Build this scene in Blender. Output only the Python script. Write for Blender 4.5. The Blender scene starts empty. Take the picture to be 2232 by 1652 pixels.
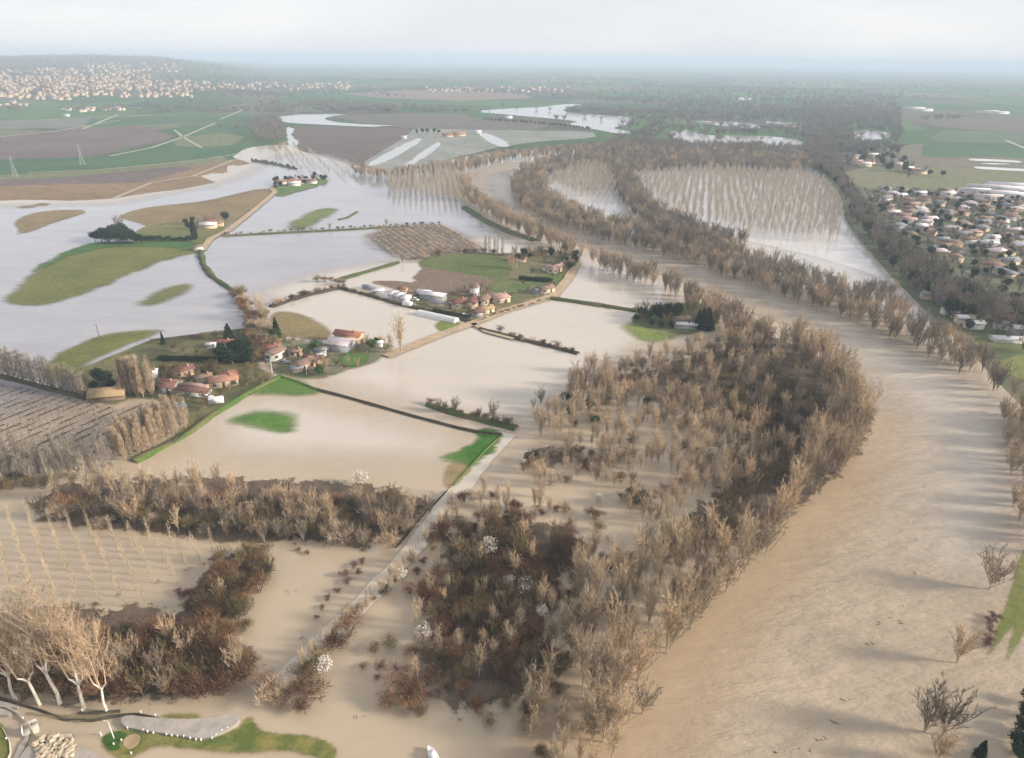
import bpy, math, random
import numpy as np
from mathutils import Matrix, Vector
R = math.radians
SC = bpy.context.scene
COL = SC.collection
random.seed(7)
RNG = np.random.default_rng(11)

# ---------------------------------------------------------------- camera
CAMZ = 110.0
FPX, CX, CY = 1487.0, 1115.5, 826.0          # focal length and centre, in a 2231 x 1652 frame
PITCH = math.atan((CY - 128.5) / FPX)
ROLL = R(0.6)
_f = np.array([0, math.cos(PITCH), -math.sin(PITCH)])
_r0 = np.array([1.0, 0, 0]); _u0 = np.array([0, math.sin(PITCH), math.cos(PITCH)])
_r = math.cos(ROLL) * _r0 + math.sin(ROLL) * _u0
_u = -math.sin(ROLL) * _r0 + math.cos(ROLL) * _u0
cam_d = bpy.data.cameras.new('camera'); cam = bpy.data.objects.new('camera', cam_d); COL.objects.link(cam)
m = Matrix(((_r[0], _u[0], -_f[0], 0), (_r[1], _u[1], -_f[1], 0), (_r[2], _u[2], -_f[2], CAMZ), (0, 0, 0, 1)))
cam.matrix_world = m
cam_d.sensor_width = 36.0; cam_d.lens = 36.0 * FPX / 2231.0
cam_d.clip_start = 1.0; cam_d.clip_end = 200000.0
SC.camera = cam

# ---------------------------------------------------------------- light
SUN_EL, SUN_AZ = R(19.5), R(97.0)             # azimuth clockwise from +Y
sun_dir = Vector((math.cos(SUN_EL) * math.sin(SUN_AZ), math.cos(SUN_EL) * math.cos(SUN_AZ), math.sin(SUN_EL)))
sl = bpy.data.lights.new('sun', 'SUN'); sl.energy = 4.3; sl.angle = R(9); sl.color = (1.0, 0.90, 0.78)
so = bpy.data.objects.new('sun', sl); COL.objects.link(so)
so.rotation_euler = (-sun_dir).to_track_quat('-Z', 'Y').to_euler()
W = bpy.data.worlds.new('World'); SC.world = W; W.use_nodes = True
wn = W.node_tree.nodes; wl = W.node_tree.links; wn.clear()
sky = wn.new('ShaderNodeTexSky'); sky.sky_type = 'NISHITA'; sky.sun_disc = False
sky.sun_elevation = SUN_EL; sky.sun_rotation = SUN_AZ; sky.altitude = 100
b1 = wn.new('ShaderNodeBackground'); b1.inputs[1].default_value = 0.12
wl.new(sky.outputs[0], b1.inputs[0])
tc = wn.new('ShaderNodeTexCoord'); mp = wn.new('ShaderNodeMapping'); mp.inputs['Scale'].default_value = (1.2, 1.2, 6.0)
wl.new(tc.outputs['Generated'], mp.inputs[0])
nz = wn.new('ShaderNodeTexNoise'); nz.inputs['Scale'].default_value = 2.2; nz.inputs['Detail'].default_value = 5; nz.inputs['Roughness'].default_value = 0.55
wl.new(mp.outputs[0], nz.inputs['Vector'])
cr = wn.new('ShaderNodeValToRGB'); cr.color_ramp.elements[0].position = 0.36; cr.color_ramp.elements[1].position = 0.66
cr.color_ramp.elements[0].color = (0.64, 0.645, 0.70, 1); cr.color_ramp.elements[1].color = (0.75, 0.74, 0.765, 1)
wl.new(nz.outputs[0], cr.inputs[0])
b2 = wn.new('ShaderNodeBackground'); b2.inputs[1].default_value = 0.79
wl.new(cr.outputs[0], b2.inputs[0])
mx = wn.new('ShaderNodeMixShader'); mx.inputs[0].default_value = 0.86
wl.new(b1.outputs[0], mx.inputs[1]); wl.new(b2.outputs[0], mx.inputs[2])
wo = wn.new('ShaderNodeOutputWorld'); wl.new(mx.outputs[0], wo.inputs[0])
SC.view_settings.view_transform = 'Standard'; SC.view_settings.look = 'None'
SC.view_settings.exposure = 0.73; SC.view_settings.gamma = 1.0
SC.cycles.max_bounces = 5; SC.cycles.diffuse_bounces = 2; SC.cycles.glossy_bounces = 2
SC.cycles.transmission_bounces = 2; SC.cycles.transparent_max_bounces = 16; SC.cycles.volume_bounces = 1
SC.cycles.use_denoising = True; SC.cycles.adaptive_threshold = 0.02
SC.cycles.caustics_reflective = False; SC.cycles.caustics_refractive = False

# ---------------------------------------------------------------- helpers
def G(px, py, z=0.5):
    """ground point seen at (px, py) of the 2231-wide frame; arrays allowed"""
    px = np.asarray(px, float); py = np.asarray(py, float)
    d = _f[None] * FPX + (px.reshape(-1, 1) - CX) * _r[None] + (CY - py.reshape(-1, 1)) * _u[None]
    t = (z - CAMZ) / d[:, 2]
    return np.stack([d[:, 0] * t, d[:, 1] * t], 1)
def g1(px, py): return tuple(G([px], [py])[0])
def PX(x, y, z=0.5):
    v = np.stack([np.asarray(x, float), np.asarray(y, float), np.broadcast_to(z - CAMZ, np.shape(x))], -1)
    w = v @ _f
    return CX + FPX * (v @ _r) / w, CY - FPX * (v @ _u) / w
def tag(o, label=None, cat=None, group=None, kind=None):
    if label: o['label'] = label
    if cat: o['category'] = cat
    if group: o['group'] = group
    if kind: o['kind'] = kind
    return o
def link(name, me, parent=None, loc=None):
    o = bpy.data.objects.new(name, me); COL.objects.link(o)
    if parent: o.parent = parent
    if loc is not None: o.location = loc
    return o
def empty(name, loc, rz=0):
    o = bpy.data.objects.new(name, None); COL.objects.link(o); o.location = loc; o.rotation_euler = (0, 0, rz)
    o.empty_display_size = 0.5
    return o
def np_mesh(name, verts, faces, mats=(), mi=None, smooth=False):
    """verts (n,3); faces (m,k) array or list of arrays with different k"""
    me = bpy.data.meshes.new(name)
    if not isinstance(faces, list): faces = [faces]
    faces = [np.asarray(f, np.int32) for f in faces if len(f)]
    nv = len(verts); me.vertices.add(nv); me.vertices.foreach_set('co', np.asarray(verts, np.float32).ravel())
    loops = np.concatenate([f.ravel() for f in faces]); tot = np.concatenate([np.full(len(f), f.shape[1], np.int32) for f in faces])
    st = np.concatenate([[0], np.cumsum(tot)[:-1]]).astype(np.int32)
    me.loops.add(len(loops)); me.loops.foreach_set('vertex_index', loops)
    me.polygons.add(len(tot)); me.polygons.foreach_set('loop_start', st); me.polygons.foreach_set('loop_total', tot)
    for mt in mats: me.materials.append(mt)
    if mi is not None: me.polygons.foreach_set('material_index', np.asarray(mi, np.int32))
    if smooth: me.polygons.foreach_set('use_smooth', np.ones(len(tot), bool))
    me.update(calc_edges=True)
    return me
def new_mat(name):
    mt = bpy.data.materials.new(name); mt.use_nodes = True; nt = mt.node_tree; nt.nodes.clear()
    return mt, nt.nodes, nt.links
def rgb(c): return (c[0], c[1], c[2], 1)
def pos_noise(n, l, scale, detail=3, rough=0.5, sc=(1, 1, 1), obj=False, rot=0):
    tc = n.new('ShaderNodeTexCoord') if obj else n.new('ShaderNodeNewGeometry')
    mp = n.new('ShaderNodeMapping'); mp.inputs['Scale'].default_value = sc; mp.inputs['Rotation'].default_value = (0, 0, rot)
    l.new(tc.outputs['Object' if obj else 'Position'], mp.inputs[0])
    t = n.new('ShaderNodeTexNoise'); t.inputs['Scale'].default_value = scale; t.inputs['Detail'].default_value = detail; t.inputs['Roughness'].default_value = rough
    l.new(mp.outputs[0], t.inputs['Vector'])
    return t.outputs[0]
def ramp(n, l, src, stops, interp='LINEAR'):
    c = n.new('ShaderNodeValToRGB'); c.color_ramp.interpolation = interp; e = c.color_ramp.elements
    while len(e) < len(stops): e.new(0.5)
    for k, (p, col) in enumerate(stops): e[k].position = p; e[k].color = rgb(col)
    l.new(src, c.inputs[0]); return c.outputs[0]
def mixc(n, l, fac, a, b, mode='MIX'):
    q = n.new('ShaderNodeMix'); q.data_type = 'RGBA'; q.blend_type = mode
    if isinstance(fac, (int, float)): q.inputs[0].default_value = fac
    else: l.new(fac, q.inputs[0])
    for k, v in ((6, a), (7, b)):
        if isinstance(v, tuple): q.inputs[k].default_value = rgb(v)
        else: l.new(v, q.inputs[k])
    return q.outputs[2]
def math_(n, l, op, a, b=None, c=None, clamp=False):
    q = n.new('ShaderNodeMath'); q.operation = op; q.use_clamp = clamp
    for k, v in enumerate((a, b, c)):
        if v is None: continue
        if isinstance(v, (int, float)): q.inputs[k].default_value = v
        else: l.new(v, q.inputs[k])
    return q.outputs[0]
def mrange(n, l, v, a, b, c=0.0, d=1.0, smooth=True):
    q = n.new('ShaderNodeMapRange'); q.interpolation_type = 'SMOOTHSTEP' if smooth else 'LINEAR'
    l.new(v, q.inputs[0]); q.inputs[1].default_value = a; q.inputs[2].default_value = b; q.inputs[3].default_value = c; q.inputs[4].default_value = d
    return q.outputs[0]
def principled(n, l, col, rough=0.9, spec=0.2):
    p = n.new('ShaderNodeBsdfPrincipled')
    if isinstance(col, tuple): p.inputs['Base Color'].default_value = rgb(col)
    else: l.new(col, p.inputs['Base Color'])
    p.inputs['Roughness'].default_value = rough
    p.inputs['Specular IOR Level'].default_value = spec
    return p
def out(n, l, sh, disp=None):
    o = n.new('ShaderNodeOutputMaterial'); l.new(sh, o.inputs[0]); return o

# ground / field materials ------------------------------------------------
def soft_alpha(n, l, sh, soft, amp, scale, sc, rot=0):
    a = n.new('ShaderNodeAttribute'); a.attribute_name = 'shore'
    v = a.outputs['Fac']
    if amp:
        nn = pos_noise(n, l, scale, 8, 0.72, sc, rot=rot)
        v = math_(n, l, 'ADD', v, math_(n, l, 'MULTIPLY', math_(n, l, 'SUBTRACT', nn, 0.5), amp * 2))
    f = mrange(n, l, v, -0.5 * soft, 0.5 * soft)
    tr = n.new('ShaderNodeBsdfTransparent'); mxs = n.new('ShaderNodeMixShader')
    l.new(f, mxs.inputs[0]); l.new(tr.outputs[0], mxs.inputs[1]); l.new(sh, mxs.inputs[2])
    return mxs.outputs[0]
def land_mat(name, c1, c2, scale=0.05, fine=0.6, soft=0.5, amp=0.0, nscale=0.08, sc=(1, 1, 1), rot=0, stripes=0, srot=0, rough=0.95):
    mt, n, l = new_mat(name)
    a = pos_noise(n, l, scale, 4, 0.6); b = pos_noise(n, l, fine, 3, 0.6)
    col = mixc(n, l, mrange(n, l, a, 0.35, 0.65), c1, c2)
    col = mixc(n, l, 0.55, col, ramp(n, l, b, [(0.3, (0.55, 0.55, 0.55)), (0.7, (1.3, 1.3, 1.3))]), 'MULTIPLY')
    if stripes:
        g = n.new('ShaderNodeNewGeometry'); mp = n.new('ShaderNodeMapping'); mp.inputs['Rotation'].default_value = (0, 0, srot)
        l.new(g.outputs['Position'], mp.inputs[0])
        w = n.new('ShaderNodeTexWave'); w.inputs['Scale'].default_value = stripes; w.inputs['Distortion'].default_value = 0.6; w.inputs['Detail Scale'].default_value = 0.2
        l.new(mp.outputs[0], w.inputs[0])
        col = mixc(n, l, 0.35, col, ramp(n, l, w.outputs[1], [(0.2, (0.6, 0.6, 0.6)), (0.8, (1.25, 1.25, 1.25))]), 'MULTIPLY')
    p = principled(n, l, col, rough)
    sh = p.outputs[0]
    if soft or amp: sh = soft_alpha(n, l, sh, max(soft, 0.01), amp, nscale, sc, rot)
    out(n, l, sh)
    return mt
def seg_dist(P, poly):
    """signed distance (inside +) of points to polygon, all in metres"""
    A = poly; B = np.roll(poly, -1, 0)
    dmin = np.full(len(P), 1e18); ins = np.zeros(len(P), bool)
    for a, b in zip(A, B):
        ab = b - a; L = (ab * ab).sum() + 1e-9
        t = np.clip(((P - a) @ ab) / L, 0, 1); q = P - (a + t[:, None] * ab)
        dmin = np.minimum(dmin, (q * q).sum(1))
        c = ((a[1] > P[:, 1]) != (b[1] > P[:, 1]))
        with np.errstate(divide='ignore', invalid='ignore'):
            xi = (b[0] - a[0]) * (P[:, 1] - a[1]) / (b[1] - a[1]) + a[0]
        ins ^= c & (P[:, 0] < xi)
    return np.where(ins, 1, -1) * np.sqrt(dmin)
def smooth_poly(p, k=1):
    p = np.asarray(p, float)
    for _ in range(k):
        q = np.roll(p, -1, 0); p = np.stack([p * .75 + q * .25, p * .25 + q * .75], 1).reshape(-1, 2)
    return p
def patch(name, pts, mat, z=0.6, step=7, band=2.0, kind='structure', k=1, label=None):
    """a sheet of ground; its outline comes from a polygon, each vertex stores its distance to the outline in 'shore'"""
    p = smooth_poly(pts, k)
    mg = min(260, max(3 * step, band * 8 * max(0.05, (p[:, 1].max() - 133) / 1500))); x0, y0 = p.min(0) - mg; x1, y1 = p.max(0) + mg
    y0 = max(y0, 146 + 0.011 * 0)
    nx = int((x1 - x0) / step) + 2; ny = int((y1 - y0) / step) + 2
    xs = x0 + np.arange(nx) * step; ys = y0 + np.arange(ny) * step
    XX, YY = np.meshgrid(xs, ys)
    P = G(XX.ravel(), YY.ravel(), z); poly = G(p[:, 0], p[:, 1], z)
    sd = seg_dist(P, poly)
    # keep quads that touch the inside or lie within the band
    cell = P.reshape(ny, nx, 2)
    SD = sd.reshape(ny, nx)
    size = np.maximum(np.abs(cell[1:, 1:] - cell[:-1, :-1]).max(2), 0.1)
    mxx = np.maximum.reduce([SD[:-1, :-1], SD[1:, :-1], SD[:-1, 1:], SD[1:, 1:]])
    keep = mxx > -np.maximum(band, 0) - 0.0 * size
    idx = np.arange(nx * ny).reshape(ny, nx)
    F = np.stack([idx[:-1, :-1], idx[1:, :-1], idx[1:, 1:], idx[:-1, 1:]], -1)[keep]
    used = np.unique(F); mp = -np.ones(nx * ny, int); mp[used] = np.arange(len(used))
    V = np.concatenate([P[used], np.full((len(used), 1), z)], 1)
    me = np_mesh(name, V, mp[F], [mat])
    at = me.attributes.new('shore', 'FLOAT', 'POINT'); at.data.foreach_set('value', sd[used].astype(np.float32))
    o = link(name, me); tag(o, label, None, None, kind); o.visible_shadow = False      # flat sheets lying on each other: no double darkening along soft shores
    return o
def strip(name, pts, w, mat, z=0.9, kind='structure', h=0.0, seg=4.0, wob=0.0):
    """a band of width w metres (optionally a raised bank of height h) along a line"""
    P = G([a for a, b in pts], [b for a, b in pts], z)
    out_ = [P[0]]
    for a, b in zip(P[:-1], P[1:]):
        k = max(1, int(np.linalg.norm(b - a) / seg)); 
        for i in range(1, k + 1): out_.append(a + (b - a) * i / k)
    P = np.array(out_); T = np.gradient(P, axis=0); T /= np.linalg.norm(T, axis=1)[:, None] + 1e-9
    Nn = np.stack([-T[:, 1], T[:, 0]], 1)
    ww = w / 2 * (1 + wob * (RNG.random(len(P)) - 0.5) * 2)
    L = P + Nn * ww[:, None]; Rr = P - Nn * ww[:, None]
    n_ = len(P); Z = np.full((n_, 1), z)
    if h:
        hh = h * (1 + wob * (RNG.random(n_) - 0.5))[:, None]
        L2 = P + Nn * ww[:, None] * 0.35; R2 = P - Nn * ww[:, None] * 0.35
        V = np.concatenate([np.hstack([L, Z - 0.5]), np.hstack([L2, Z + hh]), np.hstack([R2, Z + hh]), np.hstack([Rr, Z - 0.5])])
        F = np.concatenate([np.stack([np.arange(n_ - 1) + c * n_, np.arange(n_ - 1) + (c + 1) * n_, np.arange(1, n_) + (c + 1) * n_, np.arange(1, n_) + c * n_], 1) for c in range(3)])
    else:
        V = np.concatenate([np.hstack([L, Z]), np.hstack([Rr, Z])])
        F = np.stack([np.arange(n_ - 1), np.arange(n_ - 1) + n_, np.arange(1, n_) + n_, np.arange(1, n_)], 1)
    me = np_mesh(name, V, F[:, ::-1], [mat]); o = link(name, me); tag(o, kind=kind)
    return o
# ================================================================ SETTING
def water_mat(name, c1, c2, rough=0.16, bump=0.12, bscale=0.35, sc=(1, 1, 1), rot=0, soft=None, spec=0.5, streak=0.0):
    mt, n, l = new_mat(name)
    a = pos_noise(n, l, 0.012, 4, 0.55)
    col = mixc(n, l, mrange(n, l, a, 0.3, 0.7), c1, c2)
    if streak:
        s = math_(n, l, 'ADD', math_(n, l, 'MULTIPLY', pos_noise(n, l, 0.05, 4, 0.6, sc, rot=rot), .5), math_(n, l, 'MULTIPLY', pos_noise(n, l, 0.35, 5, 0.7, sc, rot=rot), .5))
        col = mixc(n, l, streak, col, ramp(n, l, s, [(0.40, (0.70, 0.72, 0.76)), (0.60, (1.14, 1.12, 1.10))]), 'MULTIPLY')
    p = principled(n, l, col, rough, spec); p.inputs['IOR'].default_value = 1.33
    b = n.new('ShaderNodeBump'); b.inputs['Strength'].default_value = bump; b.inputs['Distance'].default_value = 1.6
    l.new(pos_noise(n, l, bscale, 5, 0.6, sc, rot=rot), b.inputs['Height']); l.new(b.outputs[0], p.inputs['Normal'])
    sh = p.outputs[0]
    if soft: sh = soft_alpha(n, l, sh, soft[0], soft[1], soft[2], soft[3] if len(soft) > 3 else (1, 1, 1))
    out(n, l, sh)
    return mt
MUD1, MUD2 = (0.40, 0.32, 0.22), (0.45, 0.36, 0.255)
M_flood = water_mat('muddy_flood', MUD1, MUD2, 0.09, 0.05, 0.25, streak=0.15, sc=(0.3, 1.6, 1), soft=(0.6, 0.0, 0.08))
M_calm = water_mat('calm_grey_flood', (0.33, 0.32, 0.33), (0.37, 0.355, 0.355), 0.06, 0.02, 0.15, soft=(40.0, 18.0, 0.012), streak=0.35, sc=(0.3, 1.2, 1), rot=R(25))
M_river = water_mat('brown_river', (0.37, 0.295, 0.205), (0.405, 0.325, 0.23), 0.18, 0.6, 0.4, sc=(0.4, 1.0, 1), rot=R(-35), soft=(6.0, 2.0, 0.08), streak=0.4)
M_lake = water_mat('far_flood', (0.36, 0.34, 0.33), (0.40, 0.38, 0.36), 0.12, 0.03, 0.2, soft=(3.0, 6.0, 0.03, (0.4, 1, 1)))
M_bright = water_mat('bright_flood', (0.5, 0.47, 0.44), (0.55, 0.52, 0.49), 0.12, 0.03, 0.2, soft=(8.0, 6.0, 0.03))

# the plain, one sheet to the horizon
def plain_mat():
    mt, n, l = new_mat('plain_fields')
    g = n.new('ShaderNodeNewGeometry')
    mp = n.new('ShaderNodeMapping'); mp.inputs['Rotation'].default_value = (0, 0, R(24)); mp.inputs['Scale'].default_value = (1.0, 0.62, 1)
    l.new(g.outputs['Position'], mp.inputs[0])
    wob = n.new('ShaderNodeTexNoise'); wob.inputs['Scale'].default_value = 0.002; l.new(mp.outputs[0], wob.inputs['Vector'])
    ad = n.new('ShaderNodeVectorMath'); ad.operation = 'MULTIPLY_ADD'; ad.inputs[1].default_value = (260, 260, 0)
    l.new(wob.outputs['Color'], ad.inputs[0]); l.new(mp.outputs[0], ad.inputs[2])
    v = n.new('ShaderNodeTexVoronoi'); v.distance = 'CHEBYCHEV'; v.inputs['Scale'].default_value = 0.0042; v.inputs['Randomness'].default_value = 0.8
    l.new(ad.outputs[0], v.inputs['Vector'])
    sx = n.new('ShaderNodeSeparateColor'); l.new(v.outputs['Color'], sx.inputs[0])
    c = ramp(n, l, sx.outputs[0], [(0.0, (0.060, 0.115, 0.040)), (0.22, (0.10, 0.085, 0.060)), (0.38, (0.085, 0.15, 0.055)), (0.52, (0.13, 0.115, 0.075)), (0.66, (0.06, 0.10, 0.045)), (0.78, (0.15, 0.15, 0.085)), (0.90, (0.11, 0.085, 0.07))], 'CONSTANT')
    e = n.new('ShaderNodeTexVoronoi'); e.distance = 'CHEBYCHEV'; e.feature = 'F1'; e.inputs['Scale'].default_value = 0.0042; e.inputs['Randomness'].default_value = 0.8
    l.new(ad.outputs[0], e.inputs['Vector'])
    # big woods and hedgerows as dark ground
    w = pos_noise(n, l, 0.0011, 5, 0.62, (0.7, 1.5, 1)); c = mixc(n, l, mrange(n, l, w, 0.54, 0.58), c, (0.045, 0.052, 0.040))
    h = pos_noise(n, l, 0.006, 5, 0.7, (0.4, 1.4, 1)); c = mixc(n, l, mrange(n, l, h, 0.60, 0.64), c, (0.04, 0.048, 0.035))
    ha = n.new('ShaderNodeAttribute'); ha.attribute_name = 'hill'
    c = mixc(n, l, ha.outputs['Fac'], c, ramp(n, l, pos_noise(n, l, 0.004, 5, 0.7), [(0.35, (0.085, 0.075, 0.062)), (0.55, (0.15, 0.125, 0.10)), (0.68, (0.12, 0.15, 0.075))]))
    f = pos_noise(n, l, 0.05, 4, 0.6); c = mixc(n, l, 0.6, c, ramp(n, l, f, [(0.3, (0.7, 0.7, 0.7)), (0.7, (1.25, 1.25, 1.25))]), 'MULTIPLY')
    p = principled(n, l, c, 0.95, 0.1); out(n, l, p.outputs[0]); return mt
M_plain = plain_mat()

# hill with the town, left horizon
def hill_h(x, y):
    x = np.asarray(x, float); y = np.asarray(y, float)
    d = np.hypot(x, y); a = x / np.maximum(y, 1)                       # a = -0.75 at the frame's left edge
    ss = lambda t: np.clip(t, 0, 1) ** 2 * (3 - 2 * np.clip(t, 0, 1))
    up = ss((d - 1500) / 4200) ; az = ss((-0.30 - a) / 0.20)
    ridge = 1 + 0.03 * np.sin(a * 31 + 1.0) + 0.02 * np.sin(a * 77)
    small = 8 * ss((d - 2500) / 3000) * np.sin(a * 22 + d / 900) * ss((-0.30 - a) / 0.2)
    return 98 * up * az * ridge * (1 - 0.25 * ss((d - 6500) / 6000)) + small * az
gx = []
rad = np.concatenate([np.linspace(0, 1400, 8), np.geomspace(1600, 60000, 70)]); ang = np.linspace(0, 2 * math.pi, 361)
ang = np.concatenate([np.linspace(R(40), R(150), 331), np.linspace(R(152), R(400), 61)])
RR, AA = np.meshgrid(rad, ang); Xg = RR * np.cos(AA); Yg = RR * np.sin(AA)
Zg = np.where((Yg > 0), hill_h(Xg, Yg), 0)
hx, hy = PX(Xg.ravel(), np.maximum(Yg.ravel(), 50), Zg.ravel()); HM = np.clip((470 - hx) / 120, 0, 1) * np.clip((214 + 8 * np.sin(hx / 40) - hy) / 14, 0, 1) * (Yg.ravel() > 500)
ii = np.arange(RR.size).reshape(RR.shape)
Fg = np.stack([ii[:-1, :-1], ii[:-1, 1:], ii[1:, 1:], ii[1:, :-1]], -1).reshape(-1, 4)
ground = link('ground', np_mesh('ground', np.stack([Xg.ravel(), Yg.ravel(), Zg.ravel()], 1), Fg[:, ::-1], [M_plain], smooth=True))
tag(ground, kind='structure'); _a = ground.data.attributes.new('hill', 'FLOAT', 'POINT'); _a.data.foreach_set('value', HM.astype(np.float32))

WATER = [(-400, 455), (-80, 441), (64, 435), (125, 437), (161, 438), (246, 433), (321, 421), (393, 413), (450, 402), (492, 394), (500, 384), (470, 388), (432, 390), (428, 386), (470, 376), (510, 366), (550, 357), (535, 351), (497, 356), (495, 350), (514, 337), (543, 317), (640, 314), (655, 330), (780, 362), (860, 382), (940, 360), (1010, 342), (1100, 332), (1300, 322), (1480, 328), (1640, 325), (1740, 332), (1790, 380), (1835, 430), (1840, 490), (1900, 560), (1960, 620), (2040, 700), (2110, 760), (2190, 850), (2250, 900), (2330, 1000), (2420, 1200), (2600, 1700), (2600, 2100), (-700, 2100), (-700, 700)]
flood = patch('flood_water', WATER, M_flood, z=0.30, step=14, band=0.0, k=0)
CALM = [(-500, 459), (100, 448), (250, 446), (330, 429), (500, 399), (560, 366), (600, 336), (700, 334), (830, 390), (1000, 430), (1100, 500), (1010, 560), (800, 600), (640, 650), (580, 760), (300, 760), (100, 900), (-500, 900)]
patch('calm_flood_water', CALM, M_calm, z=0.36, step=12, band=48)
M_sheen = water_mat('cream_flood_sheen_tint', (0.50, 0.44, 0.365), (0.54, 0.475, 0.40), 0.07, 0.03, 0.2, soft=(26.0, 10.0, 0.02), streak=0.12, sc=(0.3, 1.6, 1))  # sky reflection on the mid flood, painted as a paler base colour
patch('painted_flood_sheen', [(560, 640), (700, 590), (860, 570), (1100, 500), (1260, 560), (1450, 600), (1480, 680), (1380, 770), (1250, 830), (1220, 900), (1080, 925), (900, 890), (720, 840), (640, 820), (560, 780)], M_sheen, z=0.40, step=10, band=30)
patch('painted_flood_sheen', [(470, 900), (620, 860), (900, 930), (1000, 960), (940, 1010), (700, 1000), (480, 970)], M_sheen, z=0.47, step=10, band=30)
M_gate = water_mat('grey_meander_flood', (0.42, 0.385, 0.345), (0.47, 0.43, 0.385), 0.12, 0.03, 0.2, soft=(8.0, 5.0, 0.03))
patch('meander_flood_water', [(1000, 340), (1740, 328), (1800, 400), (1850, 500), (1960, 620), (2060, 730), (1960, 700), (1860, 655), (1700, 600), (1400, 510), (1180, 440), (1140, 380), (1000, 380)], M_gate, z=0.38, step=10, band=8)
RIVER = [(1108, 352), (1070, 362), (1035, 378), (1020, 392), (1024, 412), (1060, 436), (1110, 470), (1160, 503), (1240, 530), (1300, 545), (1400, 585), (1480, 612), (1560, 645), (1640, 685), (1740, 715), (1810, 760), (1870, 815), (1910, 880), (1905, 940), (1870, 1010), (1800, 1090), (1740, 1150), (1650, 1250), (1570, 1330), (1470, 1430), (1400, 1530), (1290, 1680), (1150, 2100), (2500, 2100), (2330, 1200), (2290, 980), (2200, 890), (2150, 850), (2060, 785), (1950, 735), (1850, 695), (1700, 645), (1560, 590), (1450, 555), (1300, 518), (1180, 478), (1120, 440), (1098, 400), (1112, 372), (1160, 354)]
patch('river', RIVER, M_river, z=0.42, step=10, band=9)
M_silt = water_mat('orange_silty_water', (0.40, 0.295, 0.185), (0.43, 0.32, 0.21), 0.2, 0.3, 0.3, sc=(0.35, 1.0, 1), rot=R(-35), soft=(22.0, 6.0, 0.05))
M_glare = water_mat('painted_river_glare', (0.435, 0.375, 0.30), (0.47, 0.41, 0.335), 0.16, 0.5, 0.4, sc=(0.4, 1.0, 1), rot=R(-35), soft=(36.0, 8.0, 0.02), streak=0.2)  # river glare and sky sheen put into the colour, laid over the brown water
patch('painted_river_glare', [(1130, 380), (1060, 380), (1050, 415), (1150, 470), (1300, 530), (1560, 620), (1760, 700), (1900, 820), (1985, 900), (2010, 1000), (1990, 1150), (2030, 1250), (2200, 1250), (2280, 1000), (2200, 880), (2060, 790), (1900, 715), (1700, 645), (1500, 572), (1250, 500), (1120, 440)], M_glare, z=0.44, step=10, band=34)
patch('silty_river_edge', [(1000, 2000), (1130, 1700), (1260, 1540), (1380, 1420), (1520, 1330), (1620, 1230), (1700, 1130), (1800, 1040), (1860, 960), (1880, 900), (1935, 900), (1930, 980), (1870, 1080), (1790, 1170), (1720, 1240), (1640, 1340), (1560, 1440), (1500, 1560), (1440, 1700), (1400, 2000)], M_silt, z=0.45, step=10, band=24)
BRIGHT = [(1190, 400), (1260, 365), (1330, 380), (1350, 430), (1385, 480), (1330, 480), (1250, 455), (1200, 425)]
patch('flooded_clearing_water', BRIGHT, M_bright, z=0.46, step=8, band=14)
BRIGHT2 = [(1370, 378), (1500, 370), (1700, 400), (1830, 500), (1870, 540), (1950, 620), (1900, 600), (1780, 560), (1640, 530), (1520, 500), (1400, 450)]
patch('plantation_flood_water', BRIGHT2, M_bright, z=0.46, step=8, band=14)
FARP = []
for nm, pl in (('far_flood_water', [(1024, 243), (1096, 237), (1195, 233), (1213, 228), (1295, 224), (1240, 234), (1220, 244), (1306, 251), (1388, 255), (1372, 262), (1370, 272), (1324, 280), (1385, 287), (1360, 294), (1302, 283), (1228, 271), (1274, 265), (1163, 255), (1074, 247)]),
               ('far_flood_water', [(1456, 285), (1502, 283), (1520, 294), (1609, 296), (1684, 297), (1756, 306), (1745, 330), (1684, 326), (1627, 316), (1602, 322), (1517, 328), (1463, 300)]),
               ('far_flood_water', [(1460, 261), (1550, 264), (1640, 268), (1665, 281), (1630, 280), (1540, 271)]),
               ('far_flood_water', [(1650, 262), (1740, 268), (1785, 278), (1740, 279), (1680, 271)]),
               ('far_flood_water', [(1856, 282), (1941, 286), (1934, 303), (1863, 308)]),
               ('far_flood_water', [(1612, 210), (1645, 212), (1635, 218), (1605, 223)]),
               ('far_flood_water', [(596, 255), (640, 250), (700, 249), (800, 245), (700, 256), (720, 266), (810, 272), (882, 275), (800, 277), (670, 270), (620, 268)]),
               ('far_flood_water', [(622, 275), (645, 280), (632, 296), (650, 306), (648, 320), (630, 322), (626, 300)]),
               ('far_flood_water', [(1984, 236), (2020, 239), (2010, 244), (1980, 241)])):
    patch(nm, pl, M_lake, z=0.5, step=4, band=6); FARP.append(G([q[0] for q in pl], [q[1] for q in pl]))

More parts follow.
